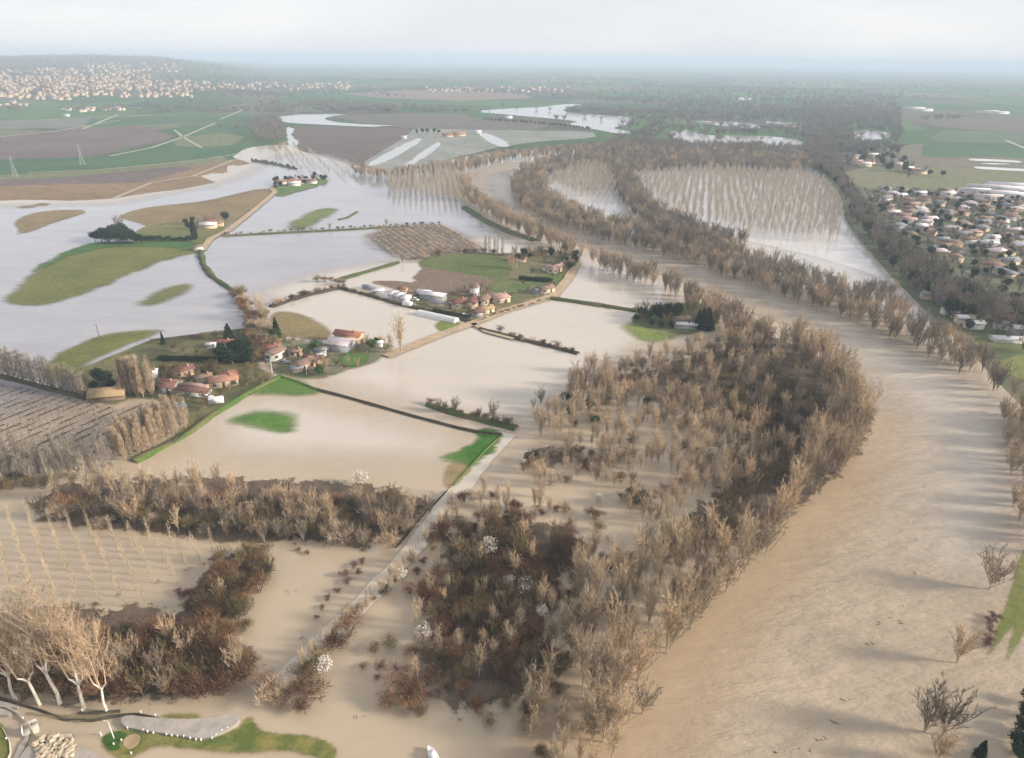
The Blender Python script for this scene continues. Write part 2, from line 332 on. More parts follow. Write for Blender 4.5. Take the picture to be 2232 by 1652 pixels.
# ---- crop fields of the plain (crisp edged sheets)
GREEN = [(0.060, 0.135, 0.040), (0.080, 0.155, 0.050)]
def field(pts, c1, c2, z=0.16, name='crop_field', step=9, **kw):
    mt = land_mat(name + '_ground', c1, c2, kw.pop('scale', 0.01), kw.pop('fine', 0.12), 0.6, 0, **kw)
    return patch(name, pts, mt, z=z, step=step, band=1.0, k=0)
BR = ((0.135, 0.098, 0.075), (0.175, 0.125, 0.090)); PUR = ((0.125, 0.092, 0.085), (0.155, 0.115, 0.100))
GR = ((0.045, 0.100, 0.042), (0.062, 0.125, 0.048)); OL = ((0.14, 0.15, 0.07), (0.17, 0.18, 0.085)); GY = ((0.15, 0.15, 0.13), (0.18, 0.18, 0.155))
field([(-300, 375), (250, 355), (460, 330), (500, 350), (430, 372), (200, 385), (-300, 420)], *OL)
field([(-300, 405), (160, 395), (420, 362), (520, 345), (640, 300), (640, 330), (560, 350), (500, 400), (246, 445), (-300, 460)], (0.20, 0.135, 0.075), (0.25, 0.165, 0.09), 0.17)
field([(-300, 400), (150, 386), (420, 360), (425, 367), (300, 398), (120, 402), (-300, 412)], *PUR, z=0.19)
field([(-300, 350), (200, 342), (390, 318), (545, 300), (535, 322), (460, 345), (190, 372), (-300, 398)], *GR, z=0.18)
field([(-300, 330), (130, 285), (290, 270), (390, 300), (300, 320), (200, 342), (-300, 356)], *PUR, z=0.20)
field([(390, 268), (560, 262), (550, 300), (390, 320), (300, 322), (390, 300)], *GR, z=0.21)
field([(380, 300), (480, 290), (540, 296), (500, 318), (380, 322)], *OL, z=0.22)
field([(-300, 262), (130, 247), (262, 248), (180, 276), (-300, 290)], *GY, z=0.20)
field([(200, 256), (380, 250), (560, 248), (548, 262), (390, 268), (180, 280)], *GR, z=0.22)
field([(280, 246), (400, 226), (640, 212), (760, 222), (740, 240), (560, 250), (380, 250)], (0.10, 0.125, 0.08), (0.13, 0.14, 0.09), 0.23)
field([(-300, 238), (120, 236), (240, 238), (262, 246), (-300, 262)], *PUR, z=0.24)
field([(-300, 216), (200, 212), (420, 214), (330, 232), (100, 240), (-300, 240)], (0.13, 0.20, 0.06), (0.16, 0.22, 0.08), 0.25)
field([(420, 210), (640, 196), (860, 204), (900, 226), (740, 230), (560, 226)], *GR, z=0.26)
field([(640, 274), (780, 277), (905, 280), (862, 312), (800, 350), (780, 360), (660, 332), (640, 300)], (0.115, 0.085, 0.07), (0.14, 0.10, 0.085), 0.27, stripes=0.05)
field([(720, 252), (880, 248), (1010, 246), (1040, 262), (1180, 268), (1210, 280), (1050, 288), (905, 280), (800, 272)], (0.12, 0.105, 0.08), (0.14, 0.12, 0.09), 0.28)
field([(905, 280), (1050, 284), (1290, 285), (1300, 300), (1180, 308), (1090, 320), (960, 352), (860, 376), (784, 358), (862, 312)], (0.20, 0.21, 0.17), (0.27, 0.27, 0.235), 0.29, stripes=0.04, srot=R(60))
for a in (([(905, 300), (930, 303), (830, 360), (785, 364)]), ([(950, 308), (968, 312), (905, 358), (865, 372)]), ([(1040, 290), (1065, 290), (1120, 318), (1090, 322), (1060, 306)])):
    patch('flooded_field_strip', a, M_lake, z=0.5, step=4, band=6)
field([(1820, 380), (1900, 362), (2130, 365), (2400, 375), (2400, 420), (2200, 408), (2040, 412), (1850, 408)], (0.15, 0.165, 0.075), (0.18, 0.16, 0.09), 0.20)
field([(1880, 330), (2010, 312), (2160, 320), (2260, 345), (2240, 372), (2120, 368), (1900, 362)], (0.145, 0.125, 0.09), (0.165, 0.15, 0.10), 0.21)
field([(2010, 312), (2240, 316), (2400, 326), (2400, 352), (2160, 342), (2010, 344)], *GR, z=0.22)
field([(2060, 282), (2240, 290), (2400, 300), (2400, 316), (2240, 314), (2010, 308)], (0.08, 0.12, 0.06), (0.10, 0.14, 0.07), 0.23)
field([(1990, 256), (2240, 262), (2400, 280), (2230, 290), (2040, 278)], (0.12, 0.10, 0.085), (0.14, 0.115, 0.09), 0.24)
field([(700, 200), (900, 196), (1140, 202), (1160, 214), (1000, 220), (840, 214)], (0.20, 0.14, 0.11), (0.23, 0.17, 0.13), 0.27)
field([(1330, 200), (1560, 205), (1560, 214), (1330, 212)], *GR, z=0.28)
M_pale = land_mat('polytunnel_plastic', (0.55, 0.55, 0.55), (0.62, 0.62, 0.62), soft=0.5)
for a in ([(2110, 345), (2225, 350), (2231, 355), (2112, 350)], [(2120, 362), (2300, 372), (2300, 377), (2124, 368)], [(2112, 353), (2250, 359), (2250, 362), (2112, 356)]):
    patch('polytunnel_field', a, M_pale, z=0.45, step=4, band=1, k=0)
M_track = land_mat('pale_track', (0.36, 0.33, 0.25), (0.42, 0.39, 0.30), soft=0)
for pts, w in (([(90, 262), (200, 256), (330, 250)], 5), ([(-20, 300), (120, 286), (262, 262)], 5), ([(240, 340), (330, 322), (395, 300), (470, 268)], 5), ([(560, 236), (700, 232), (900, 228)], 7), ([(300, 226), (420, 214), (620, 206)], 7), ([(246, 433), (330, 398), (420, 384), (510, 348)], 3.5), ([(60, 376), (200, 371), (330, 360), (460, 345), (520, 335)], 3), ([(180, 281), (262, 248), (330, 232), (420, 222)], 6), ([(380, 283), (400, 300), (440, 322)], 4), ([(480, 260), (560, 226), (640, 205)], 5), ([(2190, 305), (2240, 326)], 6)):
    strip('farm_track', pts, w, M_track, z=0.5)

# ---- islands of land left standing in the flood
WSC = (0.35, 1.5, 1); ZI = 0.0
def island(name, pts, c1, c2, soft=3.0, amp=3.0, z=0.62, nscale=0.08, sc=WSC, step=6, rot=0, **kw):
    global ZI
    ZI += .002; z += ZI
    mt = land_mat(name + '_cover', c1, c2, kw.pop('scale', 0.03), kw.pop('fine', 0.5), soft, amp, nscale, sc, rot, **kw)
    return patch(name, pts, mt, z=z, step=step, band=amp * 1.3 + soft * .5 + 3.0)
DRY = ((0.185, 0.135, 0.070), (0.235, 0.175, 0.090)); OLV = ((0.115, 0.125, 0.035), (0.155, 0.155, 0.045)); LUSH = ((0.045, 0.125, 0.02), (0.10, 0.18, 0.035)); GARD = ((0.06, 0.10, 0.03), (0.13, 0.13, 0.05))
island('stubble_island', [(28, 488), (45, 473), (75, 463), (120, 458), (195, 457), (175, 468), (120, 483), (60, 507), (32, 513), (45, 500)], *DRY, soft=4, amp=3)
island('stubble_island', [(18, 455), (60, 446), (110, 441), (130, 438), (100, 448), (40, 455)], *DRY, soft=4, amp=3)
island('stubble_field', [(250, 474), (300, 455), (370, 446), (450, 438), (520, 421), (570, 410), (600, 413), (560, 448), (520, 478), (480, 500), (440, 520), (360, 510), (290, 480)], *DRY, soft=4, amp=3)
island('farm_meadow', [(300, 498), (350, 486), (430, 482), (500, 485), (480, 510), (450, 530), (436, 560), (425, 535), (300, 532), (288, 515)], (0.10, 0.12, 0.035), (0.17, 0.155, 0.06), z=0.68, soft=2, amp=2)
island('grass_island', [(10, 660), (45, 618), (100, 572), (155, 545), (205, 529), (300, 528), (420, 527), (440, 550), (395, 556), (350, 571), (280, 599), (200, 634), (120, 660), (60, 670)], *OLV, soft=7, amp=9, nscale=0.05)
island('grass_rim', [(60, 600), (110, 563), (160, 541), (205, 527), (320, 527), (430, 527), (438, 545), (330, 537), (230, 538), (160, 555), (100, 580)], (0.045, 0.115, 0.03), (0.06, 0.13, 0.035), soft=6, amp=6, z=0.70, nscale=0.05)
island('grass_islet', [(300, 664), (335, 638), (380, 624), (415, 616), (408, 634), (375, 652), (335, 664)], (0.09, 0.11, 0.04), (0.14, 0.145, 0.05), soft=8, amp=6, nscale=0.06)
island('grass_islet', [(80, 815), (120, 775), (180, 745), (230, 728), (300, 720), (365, 717), (330, 731), (260, 757), (190, 790), (130, 840)], *OLV, soft=5, amp=4)
island('village_garden_ground', [(160, 830), (195, 800), (327, 744), (440, 725), (545, 716), (560, 760), (563, 800), (605, 822), (460, 908), (415, 945), (370, 960), (420, 900), (345, 872), (290, 865), (240, 885), (190, 868)], (0.07, 0.075, 0.035), (0.15, 0.135, 0.06), soft=2.5, amp=3.5, nscale=0.1, scale=0.08, fine=0.9)
island('hamlet_ground', [(583, 742), (640, 738), (700, 750), (765, 735), (835, 742), (862, 762), (810, 792), (740, 812), (700, 826), (640, 824), (592, 805), (578, 780)], (0.10, 0.12, 0.05), (0.22, 0.20, 0.13), soft=3, amp=5, nscale=0.12, scale=0.08, fine=0.9, z=0.64)
island('hamlet_lawn', [(735, 782), (760, 765), (790, 768), (806, 784), (780, 800), (745, 800)], *LUSH, soft=3, amp=2, z=0.70)
island('green_wedge', [(545, 862), (575, 838), (612, 820), (645, 826), (670, 842), (696, 856), (650, 862), (600, 858)], *LUSH, soft=5, amp=4)
island('green_islet', [(490, 918), (545, 897), (590, 895), (632, 902), (642, 922), (632, 942), (590, 938), (540, 926)], *LUSH, soft=6, amp=5, nscale=0.1)
island('green_corner', [(955, 1000), (1000, 982), (1035, 962), (1040, 940), (1060, 932), (1094, 946), (1078, 980), (1032, 1015), (985, 1006)], *LUSH, soft=3, amp=4, nscale=0.12, sc=(0.25, 1.6, 1))
island('tan_grass_corner', [(970, 1008), (1032, 1014), (1020, 1030), (984, 1062), (968, 1062)], (0.24, 0.18, 0.09), (0.28, 0.21, 0.11), soft=2, amp=1.5, nscale=0.3)
island('dry_meadow', [(588, 690), (600, 678), (640, 680), (685, 697), (732, 728), (705, 742), (640, 735), (590, 728)], (0.20, 0.16, 0.07), (0.25, 0.19, 0.09), soft=4, amp=3, fine=0.8)
island('village_ground', [(870, 652), (905, 625), (925, 590), (905, 568), (960, 556), (1040, 550), (1120, 552), (1180, 545), (1262, 550), (1262, 585), (1240, 605), (1200, 640), (1120, 668), (1060, 693), (1020, 705), (985, 690), (930, 670)], (0.12, 0.125, 0.055), (0.20, 0.165, 0.085), soft=2, amp=2.5, scale=0.05, fine=0.7)
island('green_paddock', [(903, 569), (960, 556), (1040, 551), (1090, 557), (1120, 585), (1100, 606), (1050, 603), (990, 592), (935, 582)], (0.085, 0.115, 0.035), (0.12, 0.14, 0.05), z=0.70, soft=1.5, amp=1)
island('ploughed_field', [(800, 612), (860, 612), (908, 618), (900, 600), (925, 583), (990, 594), (1050, 605), (1085, 612), (1060, 635), (1000, 650), (900, 640), (850, 628)], (0.165, 0.120, 0.085), (0.19, 0.135, 0.095), z=0.72, soft=3, amp=5, nscale=0.06)
island('village_lawn', [(1060, 622), (1110, 606), (1190, 602), (1235, 592), (1228, 606), (1185, 626), (1120, 640), (1080, 638)], (0.075, 0.13, 0.035), (0.15, 0.15, 0.06), z=0.74, soft=3, amp=3)
island('roadside_lawn', [(945, 706), (975, 694), (1010, 700), (985, 722), (955, 722)], (0.13, 0.17, 0.035), (0.16, 0.20, 0.05), soft=3, amp=2)
island('house_lawn', [(1350, 712), (1385, 700), (1440, 722), (1480, 724), (1448, 743), (1405, 744), (1375, 728)], (0.14, 0.18, 0.04), (0.18, 0.22, 0.06), soft=7, amp=4)
island('garden_island', [(1368, 700), (1395, 678), (1450, 660), (1560, 660), (1575, 700), (1510, 728), (1460, 724), (1410, 716)], *GARD, soft=2, amp=2, z=0.68)
island('farm_island', [(590, 402), (632, 390), (700, 388), (722, 392), (690, 408), (640, 420), (605, 432), (592, 420)], (0.075, 0.14, 0.04), (0.13, 0.17, 0.06), soft=3, amp=3)
island('green_blob', [(630, 500), (640, 482), (668, 468), (700, 454), (735, 452), (720, 468), (690, 482), (665, 498)], (0.12, 0.15, 0.045), (0.16, 0.19, 0.06), soft=10, amp=9, nscale=0.05)
island('orchard_mud', [(800, 520), (850, 495), (965, 489), (1058, 548), (975, 557), (905, 570), (870, 560)], (0.20, 0.17, 0.14), (0.26, 0.22, 0.18), soft=25, amp=12, nscale=0.05)
island('levee', [(2226, 1195), (2300, 1120), (2400, 1200), (2400, 1360), (2240, 1360), (2196, 1436), (2192, 1430), (2212, 1360), (2205, 1362), (2168, 1412), (2146, 1432), (2156, 1418), (2172, 1376), (2200, 1300)], (0.125, 0.15, 0.035), (0.17, 0.17, 0.05), soft=0.8, amp=0.8, nscale=0.3)
island('bank_garden', [(2100, 705), (2231, 690), (2400, 690), (2400, 860), (2231, 830), (2160, 785)], (0.07, 0.09, 0.035), (0.13, 0.15, 0.055), soft=2, amp=2)
island('bank_meadow', [(2170, 785), (2231, 770), (2400, 770), (2400, 860), (2231, 830), (2190, 812)], (0.15, 0.17, 0.05), (0.19, 0.20, 0.07), soft=2, amp=2, z=0.8)
# mud banks showing through the trees of the wood
MUDB = ((0.07, 0.052, 0.038), (0.14, 0.10, 0.068))
for pts in ([(60, 1130), (100, 1060), (250, 1040), (480, 1045), (700, 1050), (900, 1070), (935, 1100), (860, 1190), (700, 1180), (480, 1175), (250, 1150)],
            [(-40, 1330), (100, 1320), (300, 1325), (380, 1340), (420, 1300), (470, 1200), (580, 1190), (560, 1260), (500, 1360), (540, 1440), (520, 1500), (330, 1525), (180, 1530), (-40, 1500)],
            [(1140, 1020), (1160, 975), (1230, 975), (1260, 1000), (1190, 1020)],
            [(960, 1190), (1010, 1130), (1230, 1140), (1260, 1200), (1200, 1300), (1170, 1400), (1130, 1540), (960, 1540), (930, 1400), (950, 1300), (1010, 1240)],
            [(1300, 840), (1500, 780), (1640, 720), (1760, 760), (1890, 850), (1900, 950), (1780, 1080), (1650, 1180), (1500, 1200), (1480, 1130), (1600, 1060), (1640, 940), (1480, 880)]):
    island('muddy_wood_floor', pts, *MUDB, soft=1.5, amp=9, nscale=0.2, sc=(1, 1, 1), scale=0.2, fine=1.5, z=0.58)
# ---- banks, dykes and roads
M_bank = land_mat('grass_bank', (0.06, 0.085, 0.03), (0.11, 0.105, 0.045), 0.1, 1.0, soft=0)
M_dark = land_mat('dark_earth_bank', (0.05, 0.045, 0.03), (0.09, 0.07, 0.045), 0.2, 1.0, soft=0)
M_road = land_mat('muddy_road', (0.40, 0.30, 0.19), (0.46, 0.35, 0.23), 0.1, 0.6, soft=0)
M_lushb = land_mat('green_verge', (0.09, 0.16, 0.03), (0.17, 0.17, 0.06), 0.1, 1.0, soft=0)
for pts, w, h, mt in (([(690, 848), (760, 866), (900, 906), (1000, 932), (1050, 942), (1094, 947)], 1.3, 0.4, M_dark),
                      ([(605, 818), (650, 832), (692, 849)], 1.4, 0.4, M_lushb),
                      ([(290, 1004), (415, 938), (458, 905), (545, 852), (612, 818)], 4.0, 0.3, M_lushb),
                      ([(290, 1000), (375, 962), (412, 940), (455, 906)], 1.6, 0.5, M_dark),
                      ([(436, 545), (442, 575), (462, 602), (518, 640), (540, 672)], 4.2, 0.8, M_bank),
                      ([(730, 612), (800, 592), (868, 572)], 4.0, 0.9, M_bank),
                      ([(590, 668), (660, 645), (735, 628)], 4.0, 0.7, M_dark),
                      ([(735, 625), (800, 642), (870, 662), (960, 682), (1022, 700)], 3.4, 0.7, M_dark),
                      ([(1200, 650), (1300, 664), (1400, 680)], 4.0, 0.9, M_bank),
                      ([(1045, 716), (1150, 742), (1260, 770)], 3.4, 0.6, M_dark),
                      ([(485, 514), (600, 508), (760, 500), (890, 492)], 4.0, 0.5, M_bank),
                      ([(930, 880), (1010, 905), (1125, 932)], 3.5, 0.7, M_bank),
                      ([(327, 744), (440, 732), (550, 718)], 2.0, 0.9, M_dark),
                      ([(165, 812), (240, 780), (327, 744)], 1.6, 0.4, M_bank),
                      ([(0, 818), (90, 842), (190, 866)], 2.6, 0.7, M_dark),
                      ([(594, 412), (660, 402), (712, 393)], 4, 0.5, M_lushb),
                      ([(1012, 452), (1060, 482), (1110, 505), (1170, 525)], 7, 1.2, M_bank),
                      ([(550, 350), (600, 358), (645, 368)], 6, 1.0, M_bank),
                      ([(738, 478), (757, 474), (778, 461)], 3, 0.3, M_bank)):
    strip('earth_bank', pts, w, mt, z=0.75, h=h, wob=0.25)
for pts, w in (([(842, 776), (900, 752), (960, 728), (1030, 704), (1100, 676), (1205, 645), (1236, 610), (1258, 572)], 5.2), ([(600, 418), (560, 452), (500, 500), (458, 520), (440, 545)], 4.5),
               ([(590, 408), (600, 418)], 4.5), ([(1030, 704), (1060, 722), (1120, 738)], 2.5)):
    strip('road', pts, w, M_road, z=0.98, wob=0.08)
M_wroad = water_mat('flooded_road_water', (0.50, 0.44, 0.36), (0.53, 0.46, 0.375), 0.08, 0.03, 0.3)
strip('flooded_road', [(590, 1510), (680, 1425), (760, 1345), (830, 1272), (905, 1190), (962, 1112), (1030, 1032), (1110, 945)], 5.0, M_wroad, z=0.5, wob=.25)
strip('road_verge', [(988, 1056), (1030, 1010), (1060, 978), (1094, 948)], .9, M_lushb, z=.8, h=.15, wob=.3)
strip('road_verge', [(862, 1192), (930, 1112), (975, 1068)], .6, M_dark, z=.6, h=.2, wob=.4)
# river bank of the far, dry side
field([(1840, 470), (1830, 420), (1790, 372), (1745, 332), (1780, 330), (1840, 400), (1870, 408), (2040, 412), (2300, 408), (2400, 420), (2400, 900), (2231, 890), (2110, 760), (2040, 700), (1960, 618), (1905, 560)], (0.085, 0.10, 0.055), (0.145, 0.145, 0.085), 0.52, name='town_ground', scale=0.02, fine=0.1)
# haze
def haze():
    mt = bpy.data.materials.new('haze_air'); mt.use_nodes = True; n = mt.node_tree.nodes; l = mt.node_tree.links; n.clear()
    v = n.new('ShaderNodeVolumePrincipled'); v.inputs['Density'].default_value = HAZE; v.inputs['Color'].default_value = (0.60, 0.73, 0.86, 1)
    v.inputs['Anisotropy'].default_value = 0.0
    o = n.new('ShaderNodeOutputMaterial'); l.new(v.outputs[0], o.inputs['Volume'])
    s, zt, zb = 61000, 150.0, -1.0
    V = [(x, y, z) for z in (zb, zt) for x, y in ((-s, -s), (s, -s), (s, s), (-s, s))]
    F = np.array([(0, 3, 2, 1), (4, 5, 6, 7), (0, 1, 5, 4), (1, 2, 6, 5), (2, 3, 7, 6), (3, 0, 4, 7)])
    tag(link('haze', np_mesh('haze', np.array(V, float), F, [mt])), kind='stuff')
HAZE = 0.00020
haze()
# ================================================================ VEGETATION
def plant_mat(name, c1, c2, rough=0.9, var=0.5, c3=None):
    mt, n, l = new_mat(name)
    oi = n.new('ShaderNodeObjectInfo')
    c = mixc(n, l, oi.outputs['Random'], c1, c2) if c3 is None else ramp(n, l, oi.outputs['Random'], [(0, c1), (.5, c2), (1, c3)])
    nn = pos_noise(n, l, 0.9, 2, 0.5)
    c = mixc(n, l, 0.6, c, ramp(n, l, nn, [(0.3, (1 - var,) * 3), (0.7, (1 + var,) * 3)]), 'MULTIPLY')
    p = principled(n, l, c, rough, 0.15); out(n, l, p.outputs[0]); return mt
T_tan = plant_mat('tan_twigs', (0.54, 0.385, 0.25), (0.43, 0.335, 0.235), c3=(0.22, 0.175, 0.13))
T_pale = plant_mat('pale_twigs', (0.60, 0.44, 0.28), (0.54, 0.43, 0.29), c3=(0.34, 0.27, 0.175))
T_red = plant_mat('red_brown_twigs', (0.10, 0.055, 0.035), (0.30, 0.165, 0.09))
T_olive = plant_mat('olive_twigs', (0.08, 0.062, 0.034), (0.28, 0.205, 0.10))
T_plant = plant_mat('grey_tan_twigs', (0.37, 0.325, 0.26), (0.46, 0.40, 0.325))
T_mauve = plant_mat('dark_red_twigs', (0.09, 0.04, 0.038), (0.16, 0.072, 0.065))
T_grey = plant_mat('grey_brown_twigs', (0.19, 0.16, 0.13), (0.28, 0.24, 0.195))
T_dark = plant_mat('dark_foliage', (0.014, 0.028, 0.016), (0.030, 0.050, 0.022))
T_green = plant_mat('green_foliage', (0.03, 0.075, 0.02), (0.06, 0.12, 0.03))
T_white = plant_mat('white_blossom', (0.60, 0.53, 0.43), (0.74, 0.69, 0.62), var=0.15)
B_tan = plant_mat('tan_bark', (0.36, 0.29, 0.20), (0.46, 0.38, 0.27), var=0.25)
B_dark = plant_mat('brown_bark', (0.10, 0.08, 0.06), (0.16, 0.13, 0.09), var=0.25)
B_white = plant_mat('white_bark', (0.62, 0.56, 0.46), (0.72, 0.66, 0.56), var=0.2)

class TM:
    def __init__(s): s.v = []; s.q = []; s.t = []; s.n = 0
    def tube(s, P, rad, k=4):
        P = np.asarray(P, float); m_ = len(P)
        T = np.gradient(P, axis=0); T /= np.linalg.norm(T, axis=1)[:, None] + 1e-9
        a = np.cross(T, [0.31, 0.9, 0.27]); a /= np.linalg.norm(a, axis=1)[:, None] + 1e-9; b = np.cross(T, a)
        an = np.arange(k) * 2 * math.pi / k
        V = P[:, None] + (a[:, None] * np.cos(an)[None, :, None] + b[:, None] * np.sin(an)[None, :, None]) * np.asarray(rad)[:, None, None]
        i0 = s.n; s.v.append(V.reshape(-1, 3)); s.n += m_ * k
        for i in range(m_ - 1):
            for j in range(k):
                s.q.append((i0 + i * k + j, i0 + i * k + (j + 1) % k, i0 + (i + 1) * k + (j + 1) % k, i0 + (i + 1) * k + j))
    def slivers(s, B, D, w, rng):
        S = np.cross(D, rng.normal(size=D.shape)); S /= np.linalg.norm(S, axis=1)[:, None] + 1e-9
        w = np.asarray(w).reshape(-1, 1) if np.ndim(w) else w
        V = np.stack([B - S * w / 2, B + S * w / 2, B + D], 1).reshape(-1, 3)
        i0 = s.n; s.v.append(V); s.n += len(V)
        s.t.extend((np.arange(len(B))[:, None] * 3 + np.arange(3)[None] + i0).tolist())
    def leaves(s, C, size, rng):
        a = rng.normal(size=C.shape); a /= np.linalg.norm(a, axis=1)[:, None]
        b = np.cross(a, rng.normal(size=C.shape)); b /= np.linalg.norm(b, axis=1)[:, None] + 1e-9
        sz = size * (0.6 + 0.8 * rng.random((len(C), 1)))
        V = np.stack([C - a * sz, C + b * sz * 0.7, C + a * sz, C - b * sz * 0.7], 1).reshape(-1, 3)
        i0 = s.n; s.v.append(V); s.n += len(V)
        s.q.extend((np.arange(len(C))[:, None] * 4 + np.arange(4)[None] + i0).tolist())
    def mesh(s, name, mat):
        V = np.concatenate(s.v); return np_mesh(name, V, [np.array(s.q).reshape(-1, 4), np.array(s.t).reshape(-1, 3)], [mat])

def unit(v): return v / (np.linalg.norm(v) + 1e-9)
def gen_broad(seed, spread=0.36, limbs=13, subs=9, tw=17, twL=0.08, tww=0.0046, base=0.05, kx=1.0, upright=0.8, trunk_r=0.011):
    """bare tree of height 1: trunk and limbs in one mesh, twigs in the other"""
    g = np.random.default_rng(seed); tr = TM(); cr = TM()
    lean = g.normal(size=2) * 0.03
    top = np.array([lean[0], lean[1], 0.62 + 0.1 * g.random()])
    tp = [np.zeros(3) - [0, 0, 0.03], np.array([lean[0] * .3, lean[1] * .3, base]), np.array([lean[0] * .8 + .01, lean[1] * .6, 0.38]), top]
    tr.tube(tp, [trunk_r * 1.2, trunk_r, trunk_r * .6, trunk_r * .25], 5)
    tips = []
    for i in range(limbs):
        z0 = base + (0.36 - base) * (i / limbs) * (0.7 + 0.6 * g.random()); az = i * 2.4 + g.random() * 1.0
        out_ = np.array([math.cos(az), math.sin(az), 0])
        r_ = spread * (0.55 + 0.55 * g.random()) * (1 - 0.35 * i / limbs); zt = 0.60 + 0.38 * g.random() * (1 - 0.4 * r_ / spread) + (0.1 * i / limbs)
        p0 = np.array([lean[0] * z0, lean[1] * z0, z0]); p3 = out_ * r_ + [0, 0, min(zt, 0.97)]
        p1 = p0 + out_ * r_ * 0.36 + [0, 0, (zt - z0) * 0.30]; p2 = p0 + out_ * r_ * 0.72 + [0, 0, (zt - z0) * 0.66]
        P = np.array([p0, p1, p2, p3]) + g.normal(size=(4, 3)) * np.array([0, .012, .015, .0])[:, None]
        tr.tube(P, [trunk_r * .6, trunk_r * .45, trunk_r * .28, trunk_r * .10], 4)
        for j in range(subs):
            t = 0.12 + 0.88 * (j + g.random()) / subs; k = min(int(t * 3), 2); q = P[k] + (P[k + 1] - P[k]) * (t * 3 - k)
            d = unit(P[k + 1] - P[k]) * 0.8 + g.normal(size=3) * 0.45 + [0, 0, 0.65]; d = unit(d) * (0.10 + 0.13 * g.random()) * (1.1 - 0.4 * t)
            e = q + d
            cr.slivers(q[None], d[None] * 1.25, 0.010, g)
            tips.append((q, d))
    for j in range(subs):                                             # leader
        t = j / subs; q = np.array(tp[2]) + (top - tp[2]) * t; d = unit(g.normal(size=3) * 0.6 + [0, 0, 0.7]) * (0.12 + 0.1 * g.random()); tips.append((q, d))
    Q = np.array([a for a, b in tips]); Dd = np.array([b for a, b in tips])
    n_ = tw; t = g.random((len(Q), n_, 1)) ** 0.7
    B = Q[:, None] + Dd[:, None] * t * 1.15
    dd = Dd[:, None] / np.linalg.norm(Dd, axis=1)[:, None, None] * 0.75 + g.normal(size=(len(Q), n_, 3)) * 0.36 + np.array([0, 0, 0.55])
    dd /= np.linalg.norm(dd, axis=2)[:, :, None]; L = twL * (0.5 + 0.9 * g.random((len(Q), n_, 1)))
    cr.slivers(B.reshape(-1, 3), (dd * L).reshape(-1, 3), tww * (0.7 + 0.6 * g.random(len(Q) * n_)), g)
    return tr, cr
def gen_poplar(seed, w=0.11, n_=520, tww=0.007, base=0.06, L0=0.16, tr_=0.010):
    g = np.random.default_rng(seed); tr = TM(); cr = TM()
    a = g.normal(size=2) * 0.012
    tr.tube([[0, 0, -0.03], [a[0], a[1], 0.35], [a[0] * .5, a[1] * 1.4, 0.7], [a[0], a[1], 0.99]], [tr_ * 1.2, tr_, tr_ * .6, .0015], 5)
    z = base + (0.93 - base) * g.random(n_) ** 0.9; az = g.random(n_) * 2 * math.pi
    env = w * np.minimum(1, (z - base + 0.02) / 0.16) * (1 - ((z - base) / (1 - base)) ** 2.2 * 0.8)
    rr = env * np.sqrt(g.random(n_)) * 0.75
    B = np.stack([np.cos(az) * rr, np.sin(az) * rr, z], 1)
    D = np.stack([np.cos(az) * 0.28, np.sin(az) * 0.28, np.ones(n_)], 1) + g.normal(size=(n_, 3)) * 0.14
    D /= np.linalg.norm(D, axis=1)[:, None]; D *= (L0 * (0.35 + 0.8 * g.random(n_)) * (1.05 - z * .5))[:, None]
    cr.slivers(B, D, tww * (0.7 + 0.6 * g.random(n_)), g)
    for k in range(12):                                               # steep side branches
        zz = 0.1 + 0.06 * k; aa = k * 2.4; e = w * 0.7
        tr.tube([[0, 0, zz], [math.cos(aa) * e * .7, math.sin(aa) * e * .7, zz + .08], [math.cos(aa) * e, math.sin(aa) * e, zz + .2]], [tr_ * .4, tr_ * .3, .001], 3)
    return tr, cr
def gen_shrub(seed, n_=900, w=0.62, tww=0.018, L0=0.34, fl=0.8):
    """many stemmed bush, height 1"""
    g = np.random.default_rng(seed); tr = TM(); cr = TM()
    nc = 9; C = np.stack([g.normal(size=nc) * w * 0.42, g.normal(size=nc) * w * 0.42, 0.34 + 0.30 * g.random(nc)], 1); rad = 0.26 + 0.16 * g.random(nc)
    for c in C: tr.tube([[c[0] * .2, c[1] * .2, -0.05], [c[0] * .7, c[1] * .7, c[2] * .5], c], [.022, .015, .006], 3)
    k = g.integers(0, nc, n_); u_ = g.normal(size=(n_, 3)); u_[:, 2] = np.abs(u_[:, 2]) * fl + 0.1 * u_[:, 2]; u_ /= np.linalg.norm(u_, axis=1)[:, None]
    B = C[k] + u_ * (rad[k] * g.random(n_) ** 0.45)[:, None] * 0.85; B[:, 2] = np.maximum(B[:, 2], 0.01)
    D = u_ * 0.8 + g.normal(size=(n_, 3)) * 0.5 + [0, 0, 0.35]; D /= np.linalg.norm(D, axis=1)[:, None]; D *= (L0 * (0.4 + 0.8 * g.random(n_)))[:, None]
    cr.slivers(B, D, tww * (0.6 + 0.8 * g.random(n_)), g)
    return tr, cr
